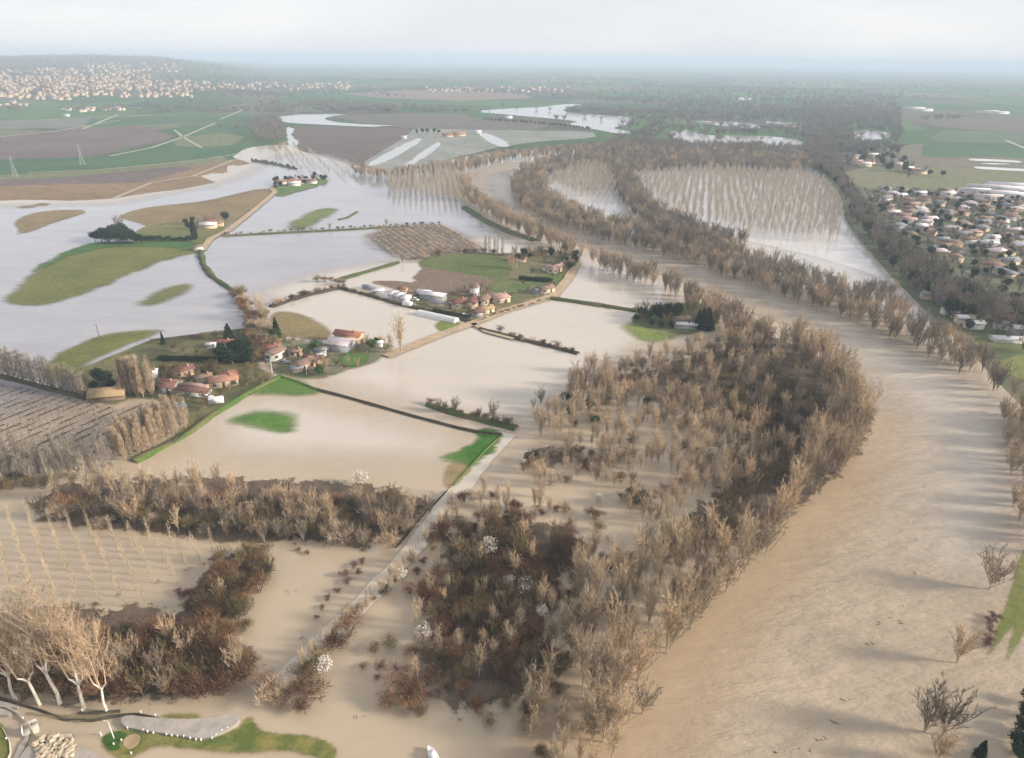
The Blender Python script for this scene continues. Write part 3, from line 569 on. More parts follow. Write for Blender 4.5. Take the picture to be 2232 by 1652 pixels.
def gen_leafy(seed, shape='round', n_=1500, w=0.36, size=0.035):
    g = np.random.default_rng(seed); tr = TM(); cr = TM()
    tr.tube([[0, 0, -0.03], [0.01, 0, 0.4], [0, 0.01, 0.8]], [.03, .02, .008], 5)
    if shape == 'cone':
        z = 0.06 + 0.92 * g.random(n_) ** 1.25; az = g.random(n_) * 6.283; tier = 0.75 + 0.25 * np.sin(z * 44 + np.sin(az * 3))
        rr = w * (1 - z) ** 0.85 * tier * (0.45 + 0.55 * g.random(n_) ** .4) * (1 + 0.18 * np.sin(az * 5 + z * 9))
    elif shape == 'column':
        z = 0.02 + 0.96 * g.random(n_); az = g.random(n_) * 6.283
        rr = w * np.minimum(1, z / 0.15) ** .5 * (1 - z ** 3) * (0.5 + 0.5 * g.random(n_) ** .4) * (1 + 0.2 * np.sin(az * 4 + z * 14))
    else:
        nc = 16; C = g.normal(size=(nc, 3)); C /= np.linalg.norm(C, axis=1)[:, None]; C *= np.array([w, w, 0.30]) * (0.45 + 0.4 * g.random((nc, 1))); C[:, 2] += 0.60
        rad = w * (0.38 + 0.25 * g.random(nc)); k = g.integers(0, nc, n_); u_ = g.normal(size=(n_, 3)); u_ /= np.linalg.norm(u_, axis=1)[:, None]
        B = C[k] + u_ * (rad[k] * g.random(n_) ** .35)[:, None]; B[:, 2] = np.clip(B[:, 2], 0.03, 1.0)
        cr.leaves(B, size, g)
        for c in C[:7]: tr.tube([[0, 0, 0.28], c * [.6, .6, .85], c], [.012, .009, .004], 3)
        return tr, cr
    B = np.stack([np.cos(az) * rr, np.sin(az) * rr, z], 1); cr.leaves(B, size, g)
    return tr, cr
def gen_plane(seed):
    """tall tree with a white forked trunk"""
    g = np.random.default_rng(seed); tr = TM(); cr = TM()
    s = 1 if seed % 2 else -1
    f = np.array([-0.012 * s, 0.0, 0.20 + 0.06 * g.random()])
    tr.tube([[0, 0, -0.02], [0.004, 0, 0.1], f], [0.013, 0.0105, 0.0085], 7)
    tips = []
    forks = []
    for k, (dx, dy) in enumerate(((-.045, .02), (.045, -.03), (.0, .04), (.02, -.04))[:3 + seed % 2]):
        e1 = f + [dx * .9, dy, 0.06]; e2 = f + [dx * 1.5, dy * 1.4, 0.28]; e3 = np.array([dx * 2.1 + g.normal() * .02, dy * 2 + g.normal() * .02, 0.86 + 0.12 * g.random()])
        mid = (f + e1) / 2 + [0, 0, .01]; tr.tube([f, mid, e1], [0.0072, 0.0068, 0.0055], 5); cr.tube([e1, e2, (e2 + e3) / 2 + g.normal(size=3) * .01, e3], [0.0055, 0.0038, 0.0024, 0.0008], 5); forks.append((f, e1, e2, e3))
        for j in range(22):
            t = (j + g.random()) / 22; q = e1 + (e3 - e1) * (0.12 + 0.86 * t); az = g.random() * 6.28; o_ = np.array([math.cos(az), math.sin(az), 0])
            Lb = 0.17 * (1 - 0.55 * t) * (0.6 + 0.7 * g.random()); p1 = q + o_ * Lb * .5 + [0, 0, Lb * .5]; p2 = q + o_ * Lb * .85 + [0, 0, Lb * 1.35]
            cr.tube([q, p1, p2], [0.0016, 0.0011, 0.0004], 3); tips += [(q, p1 - q), (p1, p2 - p1), (p1, (p2 - p1) * 1.2)]
    Q = np.array([a for a, b in tips]); Dd = np.array([b for a, b in tips]); n_ = 13
    B = Q[:, None] + Dd[:, None] * g.random((len(Q), n_, 1)); dd = Dd[:, None] / np.linalg.norm(Dd, axis=1)[:, None, None] * .6 + g.normal(size=(len(Q), n_, 3)) * .45 + np.array([0, 0, .35])
    dd /= np.linalg.norm(dd, axis=2)[:, :, None]; cr.slivers(B.reshape(-1, 3), (dd * 0.05 * (0.5 + g.random((len(Q), n_, 1)))).reshape(-1, 3), 0.0015, g)
    return tr, cr
# variant library: kind -> list of (trunk mesh, crown mesh)
LIB = {}
def lib(kind, gens, barks, twigs):
    LIB[kind] = []
    for g_ in gens:
        for b_, t_ in zip(barks, twigs):
            LIB[kind].append((g_[0].mesh(kind + '_trunk', b_), g_[1].mesh(kind + '_crown', t_)))
lib('tan_tree', [gen_broad(s, spread=0.22 + 0.06 * (s % 3), limbs=13 + s % 3) for s in (1, 2, 3, 4, 5, 6)], [B_tan], [T_tan])
lib('pale_tree', [gen_broad(s, spread=0.135, limbs=9, tw=14, tww=0.0045, twL=.08, base=0.10, trunk_r=.008) for s in (21, 22, 23, 24, 25)], [B_tan], [T_pale])
lib('dark_tree', [gen_broad(s, spread=0.34, limbs=12, tw=18, tww=0.0062) for s in (31, 32, 33)], [B_dark], [T_grey])
lib('olive_tree', [gen_broad(s, spread=0.40, limbs=13, tw=18, tww=0.0075, base=.03) for s in (41, 42)], [B_tan], [T_olive])
lib('poplar', [gen_poplar(s) for s in (51, 52, 53)], [B_tan], [T_tan])
lib('grey_poplar', [gen_poplar(s, w=0.12, n_=420) for s in (54, 55)], [B_tan], [T_grey])
lib('plantation_tree', [gen_poplar(s, w=0.17, n_=230, tww=.008, base=0.35, L0=.2) for s in (56, 57, 58)], [B_tan], [T_plant])
lib('young_tree', [gen_poplar(s, w=0.10, n_=80, tww=.005, base=0.3, L0=.2, tr_=.009) for s in (59, 60)], [B_tan], [T_pale])
lib('shrub', [gen_shrub(s) for s in (61, 62, 63)], [B_dark, B_dark, B_dark], [T_red, T_olive, T_tan])
lib('scrub', [gen_shrub(s, w=0.9, fl=.5, n_=1100) for s in (64, 65)], [B_dark, B_dark], [T_mauve, T_mauve])
lib('evergreen', [gen_leafy(s) for s in (71, 72, 73)], [B_dark], [T_dark])
lib('green_bush', [gen_leafy(s, w=.5, size=.06, n_=900) for s in (74, 75)], [B_dark], [T_green])
lib('conifer', [gen_leafy(s, 'cone', w=.30) for s in (76, 77)], [B_dark], [T_dark])
lib('cypress', [gen_leafy(s, 'column', w=.13, size=.025) for s in (78,)], [B_dark], [T_dark])
lib('blossom', [gen_leafy(s, w=.5, size=.045, n_=650) for s in (81, 82)], [B_dark], [T_white])
lib('plane', [gen_plane(s) for s in (91, 92, 93, 94, 95)], [B_white], [T_tan])

KN = dict(tan_tree=('riverside_tree', 'tree'), pale_tree=('pale_tree', 'tree'), dark_tree=('dark_tree', 'tree'), olive_tree=('olive_tree', 'tree'), poplar=('poplar', 'poplar'), grey_poplar=('grey_poplar', 'poplar'),
          plantation_tree=('plantation_poplar', 'poplar'), young_tree=('young_poplar', 'young tree'), shrub=('shrub', 'shrub'), scrub=('low_scrub', 'shrub'), evergreen=('evergreen_tree', 'tree'), green_bush=('green_bush', 'bush'),
          conifer=('conifer', 'conifer'), cypress=('cypress', 'cypress'), blossom=('blossom_tree', 'tree'), plane=('plane_tree', 'tree'))
PL = {}                                                               # kind -> list of placements
def put(kind, x, y, h, label, group=None, var=None, sx=1.0, z=0.3, single=False):
    PL.setdefault(kind, []).append(dict(x=x, y=y, z=z, h=h, label=label, group=group, sx=sx, single=single,
                                        var=int(RNG.integers(len(LIB[kind]))) if var is None else var, rz=RNG.random() * 6.283))
def inside(P, poly): return seg_dist(P, poly) > 0
def scatter(poly_px, sp, jit=0.45, clump=0.0):
    poly = G([a for a, b in poly_px], [b for a, b in poly_px])
    lo, hi = poly.min(0), poly.max(0)
    nx, ny = int((hi[0] - lo[0]) / sp) + 1, int((hi[1] - lo[1]) / sp) + 1
    X, Y = np.meshgrid(lo[0] + (np.arange(nx) + .5) * sp, lo[1] + (np.arange(ny) + .5) * sp)
    X[1::2] += sp / 2
    P = np.stack([X.ravel(), Y.ravel()], 1) + (RNG.random((nx * ny, 2)) - .5) * 2 * jit * sp
    P = P[inside(P, poly)]
    if clump: 
        v = np.sin(P[:, 0] / 7.3 + 1.7 * np.sin(P[:, 1] / 9.1)) * np.sin(P[:, 1] / 6.1 + 1.3 * np.sin(P[:, 0] / 11.0))
        P = P[(v + RNG.normal(size=len(P)) * .25) > clump]
    return P
def rows(poly_px, a, b, drow, dalong, jit=0.06):
    """regular planting whose rows run along the ground line a-b"""
    poly = G([p for p, q in poly_px], [q for p, q in poly_px]); A, B = np.array(g1(*a)), np.array(g1(*b))
    u_ = (B - A) / np.linalg.norm(B - A); v_ = np.array([-u_[1], u_[0]]); c = poly.mean(0)
    s = (poly - c) @ u_; t = (poly - c) @ v_
    S, T = np.meshgrid(np.arange(s.min(), s.max(), dalong), np.arange(t.min(), t.max(), drow))
    P = c + S.ravel()[:, None] * u_ + T.ravel()[:, None] * v_; P = P + RNG.normal(size=P.shape) * jit * dalong
    return P[inside(P, poly)]
def along(line_px, sp, off=0.5):
    P = G([a for a, b in line_px], [b for a, b in line_px]); o_ = []
    for a, b in zip(P[:-1], P[1:]):
        k = max(1, int(np.linalg.norm(b - a) / sp)); 
        for i in range(k): o_.append(a + (b - a) * (i + RNG.random() * .5) / k + RNG.normal(size=2) * off)
    return np.array(o_)
def grow(P, kinds, h, label, group, sx=1.0, z=0.3, var=None):
    """kinds: {kind: weight}; h: (lo, hi) metres"""
    big = len(P) > 14
    if big:
        px_, py_ = PX(P[:, 0], P[:, 1]); q1, q2 = np.quantile(px_, [1/3, 2/3])
    ks = list(kinds); w = np.array([kinds[k] for k in ks], float); w /= w.sum()
    for ip, p in enumerate(P):
        k = ks[RNG.choice(len(ks), p=w)]
        hh = (h[k] if isinstance(h, dict) else h); lab = label[k] if isinstance(label, dict) else label
        gr = group if not isinstance(label, dict) else group + ' - ' + KN[k][0].replace('_', ' ')
        frac = RNG.random()
        if big and lab: lab = ('taller ' if frac > .5 else 'shorter ') + __import__('re').sub(r'\b(tall|low|small) ', '', lab, count=1) + (', left part' if px_[ip] < q1 else ', middle part' if px_[ip] < q2 else ', right part')
        vv = var[k] if isinstance(var, dict) and k in var else None
        if isinstance(vv, (list, tuple)): vv = int(vv[RNG.integers(len(vv))])
        put(k, p[0], p[1], hh[0] + (hh[1] - hh[0]) * frac, lab, gr, sx=sx, z=z, var=vv)
SH_RED, SH_OL, SH_TAN = (0, 3, 6), (1, 4, 7), (2, 5, 8)
W1 = 'flooded wood between the big flooded field and the young plantation'
S = scatter([(70, 1132), (120, 1098), (300, 1090), (500, 1088), (720, 1098), (930, 1108), (942, 1118), (862, 1190), (760, 1194), (600, 1184), (450, 1170), (250, 1148)], 3.3)
grow(S, dict(tan_tree=3, olive_tree=2.4, shrub=4, pale_tree=.8, dark_tree=.5), dict(tan_tree=(6, 9.5), olive_tree=(5, 7.5), shrub=(3, 5), pale_tree=(7, 10), dark_tree=(5, 7)),
     dict(tan_tree='bare tan tree in the wood below the big flooded field', olive_tree='olive brown bare tree in the wood below the big flooded field', shrub='dense bare bush in the wood below the big flooded field', pale_tree='pale slender bare tree in the wood below the big flooded field', dark_tree='dark bare tree in the wood below the big flooded field'), W1)
S = along([(130, 1095), (300, 1086), (420, 1082), (520, 1082)], 3.0); grow(S, dict(pale_tree=1), (9, 12), 'tall thin bare tree along the upper edge of the wood below the big flooded field', W1 + ' edge')
W2 = 'red brown wood behind the white trunked trees'
S = scatter([(-60, 1420), (-40, 1400), (150, 1395), (300, 1395), (420, 1392), (540, 1445), (545, 1490), (440, 1508), (330, 1515), (180, 1520), (0, 1500), (-60, 1495)], 2.7)
grow(S, dict(shrub=6, tan_tree=1.6, olive_tree=1.2), dict(shrub=(3.5, 6.5), tan_tree=(7, 10), olive_tree=(6, 8)), dict(shrub='dense red brown bush in the wood behind the white trunked trees', tan_tree='bare tan tree rising from the wood behind the white trunked trees', olive_tree='olive brown bare tree in the wood behind the white trunked trees'), W2, var=dict(shrub=(0, 0, 3, 6, 1, 4)))
W3 = 'thicket right of the young plantation'
S = scatter([(480, 1235), (505, 1200), (590, 1195), (592, 1250), (565, 1300), (530, 1370), (520, 1430), (420, 1420), (400, 1390), (440, 1320)], 2.7)
grow(S, dict(shrub=6, olive_tree=1.5, pale_tree=.6), dict(shrub=(2.5, 4.5), olive_tree=(4, 6), pale_tree=(5, 7)), dict(shrub='bare bush in the thicket right of the young plantation', olive_tree='olive brown tree in the thicket right of the young plantation', pale_tree='pale bare tree in the thicket right of the young plantation'), W3, var=dict(shrub=(0, 0, 1, 4, 3)))
S = scatter([(365, 1310), (400, 1270), (440, 1225), (500, 1195), (530, 1230), (500, 1300), (450, 1330)], 2.4, clump=-.15)
grow(S, dict(scrub=1), (1.2, 2.2), 'low dark red scrub standing in the water right of the young plantation', 'dark red scrub by the young plantation')
# young plantation bottom left
S = rows([(-60, 1150), (60, 1135), (330, 1175), (500, 1192), (440, 1235), (370, 1290), (330, 1330), (180, 1330), (0, 1315), (-60, 1310)], (9, 1148), (49, 1290), 3.6, 3.4)
grow(S, dict(young_tree=1), (5.5, 8), 'thin pale young poplar of the flooded plantation in neat rows', 'young poplars planted in rows')
# the large riverside wood
WR = 'riverside wood inside the river bend'
L_ = lambda t: t + ' in the riverside wood inside the river bend'
S = scatter([(1290, 1640), (1262, 1600), (1330, 1500), (1400, 1420), (1500, 1300), (1600, 1190), (1700, 1110), (1745, 1010), (1775, 930), (1800, 870), (1740, 800), (1680, 760), (1740, 745), (1820, 795), (1872, 860), (1892, 940), (1850, 1020), (1775, 1100), (1700, 1170), (1620, 1270), (1540, 1350), (1430, 1450), (1375, 1550), (1335, 1660)], 4.4)
grow(S, dict(tan_tree=7, pale_tree=2), dict(tan_tree=(9.5, 15), pale_tree=(12, 16)), dict(tan_tree='tall bare tan tree at the water edge of the wood inside the river bend', pale_tree='tall pale slender tree at the water edge of the wood inside the river bend'), WR + ' edge')
S = scatter([(1240, 1600), (1220, 1420), (1250, 1270), (1420, 1210), (1500, 1160), (1590, 1230), (1500, 1300), (1400, 1410), (1330, 1500), (1290, 1600)], 4.6)
grow(S, dict(pale_tree=6, tan_tree=2), dict(pale_tree=(10, 15), tan_tree=(7, 11)), dict(pale_tree='tall thin pale tree standing in water' + ' inside the lower river bend', tan_tree='bare tan tree standing in water inside the lower river bend'), WR + ' lower part')
S = scatter([(945, 1205), (985, 1165), (1100, 1135), (1250, 1150), (1270, 1230), (1210, 1320), (1190, 1430), (1150, 1550), (1060, 1575), (935, 1555), (930, 1480), (950, 1420), (905, 1380), (930, 1290)], 2.7, clump=-.22)
grow(S, dict(shrub=6, olive_tree=2.2, scrub=1.8, pale_tree=.8), dict(shrub=(2.5, 4.5), olive_tree=(4.5, 8), scrub=(1.2, 2), pale_tree=(6, 9)), dict(shrub='dense bush in the dark thicket with white blossom', olive_tree='olive brown bare tree in the dark thicket with white blossom', scrub='low dark red scrub in the dark thicket with white blossom', pale_tree='pale bare tree in the dark thicket with white blossom'), 'dark thicket left of the river bend wood', var=dict(shrub=(0, 3, 6, 1, 0, 4, 3)))
S = scatter([(990, 1100), (1100, 1060), (1180, 990), (1290, 960), (1420, 1000), (1500, 1090), (1470, 1150), (1380, 1150), (1330, 1060), (1250, 1040), (1190, 1090), (1240, 1120), (1100, 1120)], 3.2, clump=-0.45)
grow(S, dict(pale_tree=3, shrub=2, tan_tree=2, scrub=.6), dict(pale_tree=(5, 9), shrub=(2, 3.5), tan_tree=(5, 8), scrub=(1, 1.6)), dict(pale_tree='pale bare tree in the open flooded middle of the bend wood', shrub='bush in the open flooded middle of the bend wood', tan_tree='small tan tree in the open flooded middle of the bend wood', scrub='low scrub in the open flooded middle of the bend wood'), WR + ' open middle')
S = scatter([(1235, 850), (1250, 815), (1350, 800), (1500, 770), (1620, 745), (1700, 800), (1650, 870), (1500, 860), (1400, 850), (1300, 870)], 4.4, clump=-.45)
grow(S, dict(tan_tree=3, dark_tree=1, shrub=4, pale_tree=3), dict(tan_tree=(6, 10), dark_tree=(6, 8), shrub=(3, 4.5), pale_tree=(8, 11)), dict(tan_tree='bare tan tree in the upper part of the bend wood', dark_tree='grey brown bare tree in the upper part of the bend wood', shrub='bush in the upper part of the bend wood', pale_tree='pale bare tree in the upper part of the bend wood'), WR + ' upper part')
S = scatter([(1150, 930), (1240, 880), (1400, 860), (1560, 880), (1700, 960), (1720, 1020), (1620, 1080), (1500, 1080), (1420, 1010), (1330, 960), (1180, 970)], 3.5, clump=-.5)
grow(S, dict(pale_tree=6, tan_tree=2, shrub=1.6), dict(pale_tree=(7, 11), tan_tree=(6, 9), shrub=(2, 3.5)), dict(pale_tree='thin pale tree in the flooded centre of the bend wood', tan_tree='tan bare tree in the flooded centre of the bend wood', shrub='bush in the flooded centre of the bend wood'), WR + ' centre')
S = scatter([(1540, 870), (1640, 850), (1740, 830), (1820, 880), (1830, 940), (1790, 1010), (1700, 1080), (1600, 1160), (1480, 1230), (1440, 1180), (1540, 1120), (1650, 1040), (1690, 960), (1600, 920)], 4.0, clump=-.8)
grow(S, dict(olive_tree=3, shrub=4, dark_tree=.6, tan_tree=2.5), dict(olive_tree=(5, 8), shrub=(3, 4.5), dark_tree=(6, 8), tan_tree=(6, 9)), dict(tan_tree='tan tree behind the water edge of the bend wood', olive_tree='olive brown bare tree behind the water edge of the bend wood', shrub='dark bush behind the water edge of the bend wood', dark_tree='dark bare tree behind the water edge of the bend wood'), WR + ' dark belt', var=dict(shrub=(1, 4, 7, 0)))
S = scatter([(1222, 868), (1320, 860), (1335, 878), (1240, 896)], 3.0); grow(S, dict(tan_tree=1, poplar=2), (12, 15), 'tall tan tree in the dense clump beside the pale flooded field', 'tall tan clump at the field edge')
for a, b in ((1242, 905), (1230, 880), (1282, 892), (1410, 890), (1455, 885), (1400, 1095), (1370, 1090), (1385, 1100)): x, y = g1(a, b); put('evergreen', x, y, 3.8 + RNG.random(), 'small dark evergreen among the pale trees of the bend wood', 'dark evergreens in the bend wood', z=.4)
x, y = g1(1160, 1008); put('evergreen', x, y, 4.2, 'dark ivy covered mound of leaves at the wood edge beside open water', sx=1.6)
x, y = g1(1295, 920); put('green_bush', x, y, 2.4, 'bright green bush standing in the flooded wood', sx=1.6)
# banks of the river
S = scatter([(1000, 400), (1012, 440), (1055, 470), (1105, 500), (1160, 528), (1250, 562), (1280, 556), (1200, 524), (1130, 490), (1072, 455), (1026, 425), (1020, 398)], 5.0)
grow(S, dict(tan_tree=1), (9, 13), 'bare tan tree on the west bank of the river beside the dyke', 'trees on the west bank upstream')
S = scatter([(1258, 560), (1330, 582), (1420, 602), (1500, 640), (1600, 690), (1680, 740), (1640, 745), (1580, 725), (1590, 690), (1480, 655), (1430, 628), (1330, 606)], 4.8)
grow(S, dict(tan_tree=5, dark_tree=1), (8, 12), dict(tan_tree='bare tan tree on the river bank right of the farms', dark_tree='dark bare tree on the river bank right of the farms'), 'trees on the river bank by the farms')
S = scatter([(1480, 660), (1580, 690), (1640, 730), (1700, 760), (1640, 780), (1570, 760), (1580, 720), (1500, 690)], 4.6)
grow(S, dict(tan_tree=5, dark_tree=1), (8, 12), dict(tan_tree='bare tan tree between the evergreen garden and the river', dark_tree='dark bare tree between the evergreen garden and the river'), 'trees by the evergreen garden')
EB = [(1112, 405), (1140, 372), (1185, 372), (1195, 430), (1300, 485), (1420, 505), (1500, 515), (1560, 545), (1700, 585), (1850, 640), (1940, 640), (1970, 700), (2060, 735), (2150, 800), (2231, 885), (2300, 960), (2290, 985), (2200, 885), (2120, 832), (2040, 790), (1950, 742), (1850, 702), (1700, 652), (1560, 600), (1450, 562), (1300, 524), (1180, 484), (1125, 447)]
S = scatter(EB, 5.6); grow(S, dict(tan_tree=4, dark_tree=2.5), (8, 12.5), dict(tan_tree='bare tan tree in the belt along the east bank of the river', dark_tree='grey brown bare tree in the belt along the east bank of the river'), 'trees in the east bank belt')
S = scatter([(2176, 905), (2290, 905), (2290, 1215), (2232, 1208), (2212, 1140), (2192, 1010)], 3.8); grow(S, dict(tan_tree=1), (6, 9), 'bare brown tree at the right edge above the grass levee', 'trees above the levee')
S = scatter([(1325, 378), (1372, 380), (1420, 455), (1520, 508), (1640, 535), (1560, 552), (1440, 522), (1400, 490), (1350, 440)], 5.6); grow(S, dict(dark_tree=3, tan_tree=1), (9, 13), dict(dark_tree='grey brown tree in the belt between the two flooded clearings', tan_tree='tan tree in the belt between the two flooded clearings'), 'trees between the flooded clearings')
S = scatter([(1160, 362), (1300, 334), (1480, 338), (1740, 342), (1790, 372), (1700, 380), (1560, 370), (1400, 382), (1330, 378), (1290, 368), (1190, 385)], 7.5); grow(S, dict(dark_tree=3, tan_tree=2), (9, 13), dict(dark_tree='distant grey brown tree across the top of the river bend', tan_tree='distant tan tree across the top of the river bend'), 'trees across the top of the bend')
S = scatter([(1330, 318), (1480, 318), (1640, 322), (1760, 328), (1740, 345), (1480, 338), (1300, 334)], 9); grow(S, dict(dark_tree=1), (9, 13), 'distant grey tree between the far flood and the river bend', 'trees below the far flood')
S = scatter([(1748, 338), (1790, 335), (1830, 380), (1862, 430), (1900, 480), (1960, 540), (2050, 605), (2140, 655), (2231, 688), (2330, 710), (2330, 760), (2231, 735), (2140, 712), (2060, 690), (1990, 640), (1920, 560), (1858, 490), (1838, 430), (1800, 385)], 5.8)
grow(S, dict(dark_tree=5, evergreen=1.4), dict(dark_tree=(9, 12), evergreen=(7, 10)), dict(dark_tree='dark bare tree in the belt on the slope below the town', evergreen='dark evergreen in the belt on the slope below the town'), 'dark belt below the town')
S = rows([(1385, 390), (1560, 374), (1740, 386), (1800, 402), (1835, 470), (1828, 530), (1700, 522), (1600, 506), (1490, 474), (1420, 430)], (1560, 300), (1566, 520), 5.6, 7.5, .14)
grow(S, dict(plantation_tree=1), (9, 12), 'bare poplar in the rows of the large flooded plantation', 'poplars in the large flooded plantation')
S = rows([(1195, 398), (1260, 364), (1330, 380), (1345, 425), (1300, 432), (1250, 428)], (1400, 300), (1310, 430), 5.2, 6.5)
grow(S, dict(plantation_tree=1), (9, 12), 'bare poplar in the small plantation at the top of the bend', 'poplars in the small plantation')
S = rows([(838, 398), (905, 378), (1000, 372), (1012, 440), (960, 442), (850, 425)], (900, 300), (890, 430), 5.0, 6.5)
grow(S, dict(plantation_tree=1), (9, 12), 'bare poplar in the dense plantation left of the river', 'poplars in the dense plantation left of the river')
S = rows([(575, 330), (640, 320), (700, 345), (790, 370), (770, 388), (650, 378), (600, 352)], (560, 300), (600, 380), 13, 9)
grow(S, dict(plantation_tree=1), (7, 9), 'bare poplar in the thin plantation at the far shore', 'poplars at the far shore')
S = scatter([(770, 372), (850, 384), (1010, 356), (1100, 340), (1300, 322), (1480, 330), (1300, 336), (1110, 352), (1020, 376), (860, 396), (770, 384)], 7); grow(S, dict(tan_tree=3, dark_tree=1), (8, 11), dict(tan_tree='distant tan tree in the belt along the far bank of the river', dark_tree='distant dark tree in the belt along the far bank of the river'), 'far bank belt')
S = scatter([(548, 262), (600, 258), (622, 275), (625, 305), (600, 315), (560, 312), (548, 290)], 11); grow(S, dict(dark_tree=1), (9, 12), 'distant grey tree in the square copse at the far shore', 'square copse at the far shore')
# hedges and lines
def hedge_line(line, sp, kinds, h, label, group, off=.6, **kw): grow(along(line, sp, off), kinds, h, label, group, **kw)
hedge_line([(485, 512), (600, 506), (760, 498), (890, 490), (965, 488)], 3.5, dict(shrub=1), (1.2, 2.6), 'small bare bush on the dyke across the upper flooded fields', 'bushes on the upper dyke', .8)
hedge_line([(640, 505), (700, 501), (820, 494), (880, 491)], 22, dict(dark_tree=1), (4, 5.5), 'small bare tree on the dyke across the upper flooded fields', 'trees on the upper dyke')
hedge_line([(594, 668), (660, 645), (735, 627)], 2.2, dict(shrub=2, dark_tree=1), (1.6, 3.6), dict(shrub='bare bush on the bank above the dry meadow', dark_tree='dark bare tree on the bank above the dry meadow'), 'bank above the dry meadow')
hedge_line([(695, 615), (735, 618), (750, 628)], 3, dict(shrub=1), (2, 4), 'bare bush where the two dykes meet', 'bushes where the dykes meet', 2)
hedge_line([(735, 626), (800, 643), (870, 663), (960, 683), (1022, 700)], 2.4, dict(shrub=1), (1.4, 2.4), 'hedge bush along the lower side of the farm village', 'hedge below the farm village')
hedge_line([(905, 566), (960, 556), (1050, 548), (1105, 560)], 3, dict(shrub=2, dark_tree=1, tan_tree=1), (1.5, 4), dict(shrub='bush on the upper edge of the green paddock', dark_tree='dark tree on the upper edge of the green paddock', tan_tree='tan tree on the upper edge of the green paddock'), 'paddock edge')
hedge_line([(1205, 652), (1300, 665), (1400, 681)], 2.6, dict(shrub=1), (1, 1.8), 'low bush on the bank between the two pale flooded fields', 'bushes on the field bank', .8, var=dict(shrub=SH_OL))
hedge_line([(1080, 722), (1150, 742), (1260, 768)], 2.2, dict(shrub=2, pale_tree=1), (1.6, 3), dict(shrub='bush on the lower bank of the pale field', pale_tree='thin pale tree on the lower bank of the pale field'), 'lower bank of the pale field')
hedge_line([(935, 880), (1010, 903), (1060, 914), (1125, 930)], 1.7, dict(shrub=1), (1.2, 2.6), 'dark bush on the short bank in the pale flooded field', 'bushes on the short bank', .6, var=dict(shrub=SH_OL + (0,)))
for a, b, h in ((955, 893, 5), (968, 896, 4.5), (992, 900, 6.5), (1045, 908, 4), (1075, 916, 7.5), (1100, 925, 3.5), (1178, 882, 7), (1162, 890, 4)): x, y = g1(a, b); put('dark_tree', x, y, h, 'spindly bare tree on or beside the short bank in the pale flooded field', 'spindly trees by the short bank')
hedge_line([(436, 548), (444, 578), (464, 604), (516, 638)], 3, dict(shrub=1), (0.6, 1.2), 'low bush on the dyke below the large grass island', 'bushes on the curved dyke', .5, var=dict(shrub=SH_OL))
hedge_line([(515, 640), (530, 665), (543, 700), (550, 730), (556, 790)], 1.8, dict(shrub=3, dark_tree=1), (2.5, 5), dict(shrub='bush on the left side of the flooded lane', dark_tree='bare tree on the left side of the flooded lane'), 'left side of the flooded lane', .8)
hedge_line([(572, 690), (580, 730), (584, 770)], 2.6, dict(shrub=2, tan_tree=1), (3, 6), dict(shrub='bush on the right side of the flooded lane', tan_tree='tan tree on the right side of the flooded lane'), 'right side of the flooded lane', .8)
for a, b, h in ((535, 668, 8), (545, 690, 9), (566, 696, 13), (575, 702, 12), (583, 712, 9)): x, y = g1(a, b); put('pale_tree', x, y, h, 'tall bare tree standing over the flooded lane', 'tall trees over the flooded lane')
x, y = g1(872, 770); put('pale_tree', x, y, 17, 'tall solitary bare tree beside the flooded road, widest near its top', sx=1.25)
x, y = g1(852, 770); put('pale_tree', x, y, 9, 'slim bare tree just left of the tall solitary tree by the road')
x, y = g1(877, 572); put('dark_tree', x, y, 6, 'rounded grey tree at the end of the grassy dyke')
# poplar lines on the left
S = along([(-60, 800), (0, 816), (90, 841), (186, 864)], 1.5, .35); grow(S, dict(grey_poplar=1), (10, 14.5), 'slender grey poplar in the long row above the vineyard', 'poplar row above the vineyard')
x, y = g1(184, 866); put('poplar', x, y, 9.5, 'stout brown poplar ending the long row above the vineyard', sx=1.5)
S = scatter([(264, 868), (335, 866), (335, 852), (268, 852)], 1.9); grow(S, dict(poplar=1), (13, 16.5), 'tall brown poplar in the tight clump beside the thatched barn', 'tight poplar clump', sx=1.1)
S = scatter([(262, 1008), (300, 996), (412, 937), (408, 918), (380, 912), (300, 950), (235, 985)], 2.1); grow(S, dict(poplar=1), (8.5, 11.5), 'golden poplar in the dense block between vineyard and green verge', 'golden poplar block', sx=1.1)
S = scatter([(-60, 1058), (100, 1055), (250, 1036), (240, 995), (120, 1000), (-60, 995)], 2.9); grow(S, dict(grey_poplar=1), (8, 11), 'thin grey poplar standing in the flood below the vineyard', 'grey poplars below the vineyard')
S = scatter([(-60, 1062), (80, 1066), (130, 1060), (110, 1040), (-60, 1045)], 2.6); grow(S, dict(shrub=1), (2, 3), 'dark bush at the foot of the grey poplars', 'dark bushes by the grey poplars', var=dict(shrub=SH_OL))
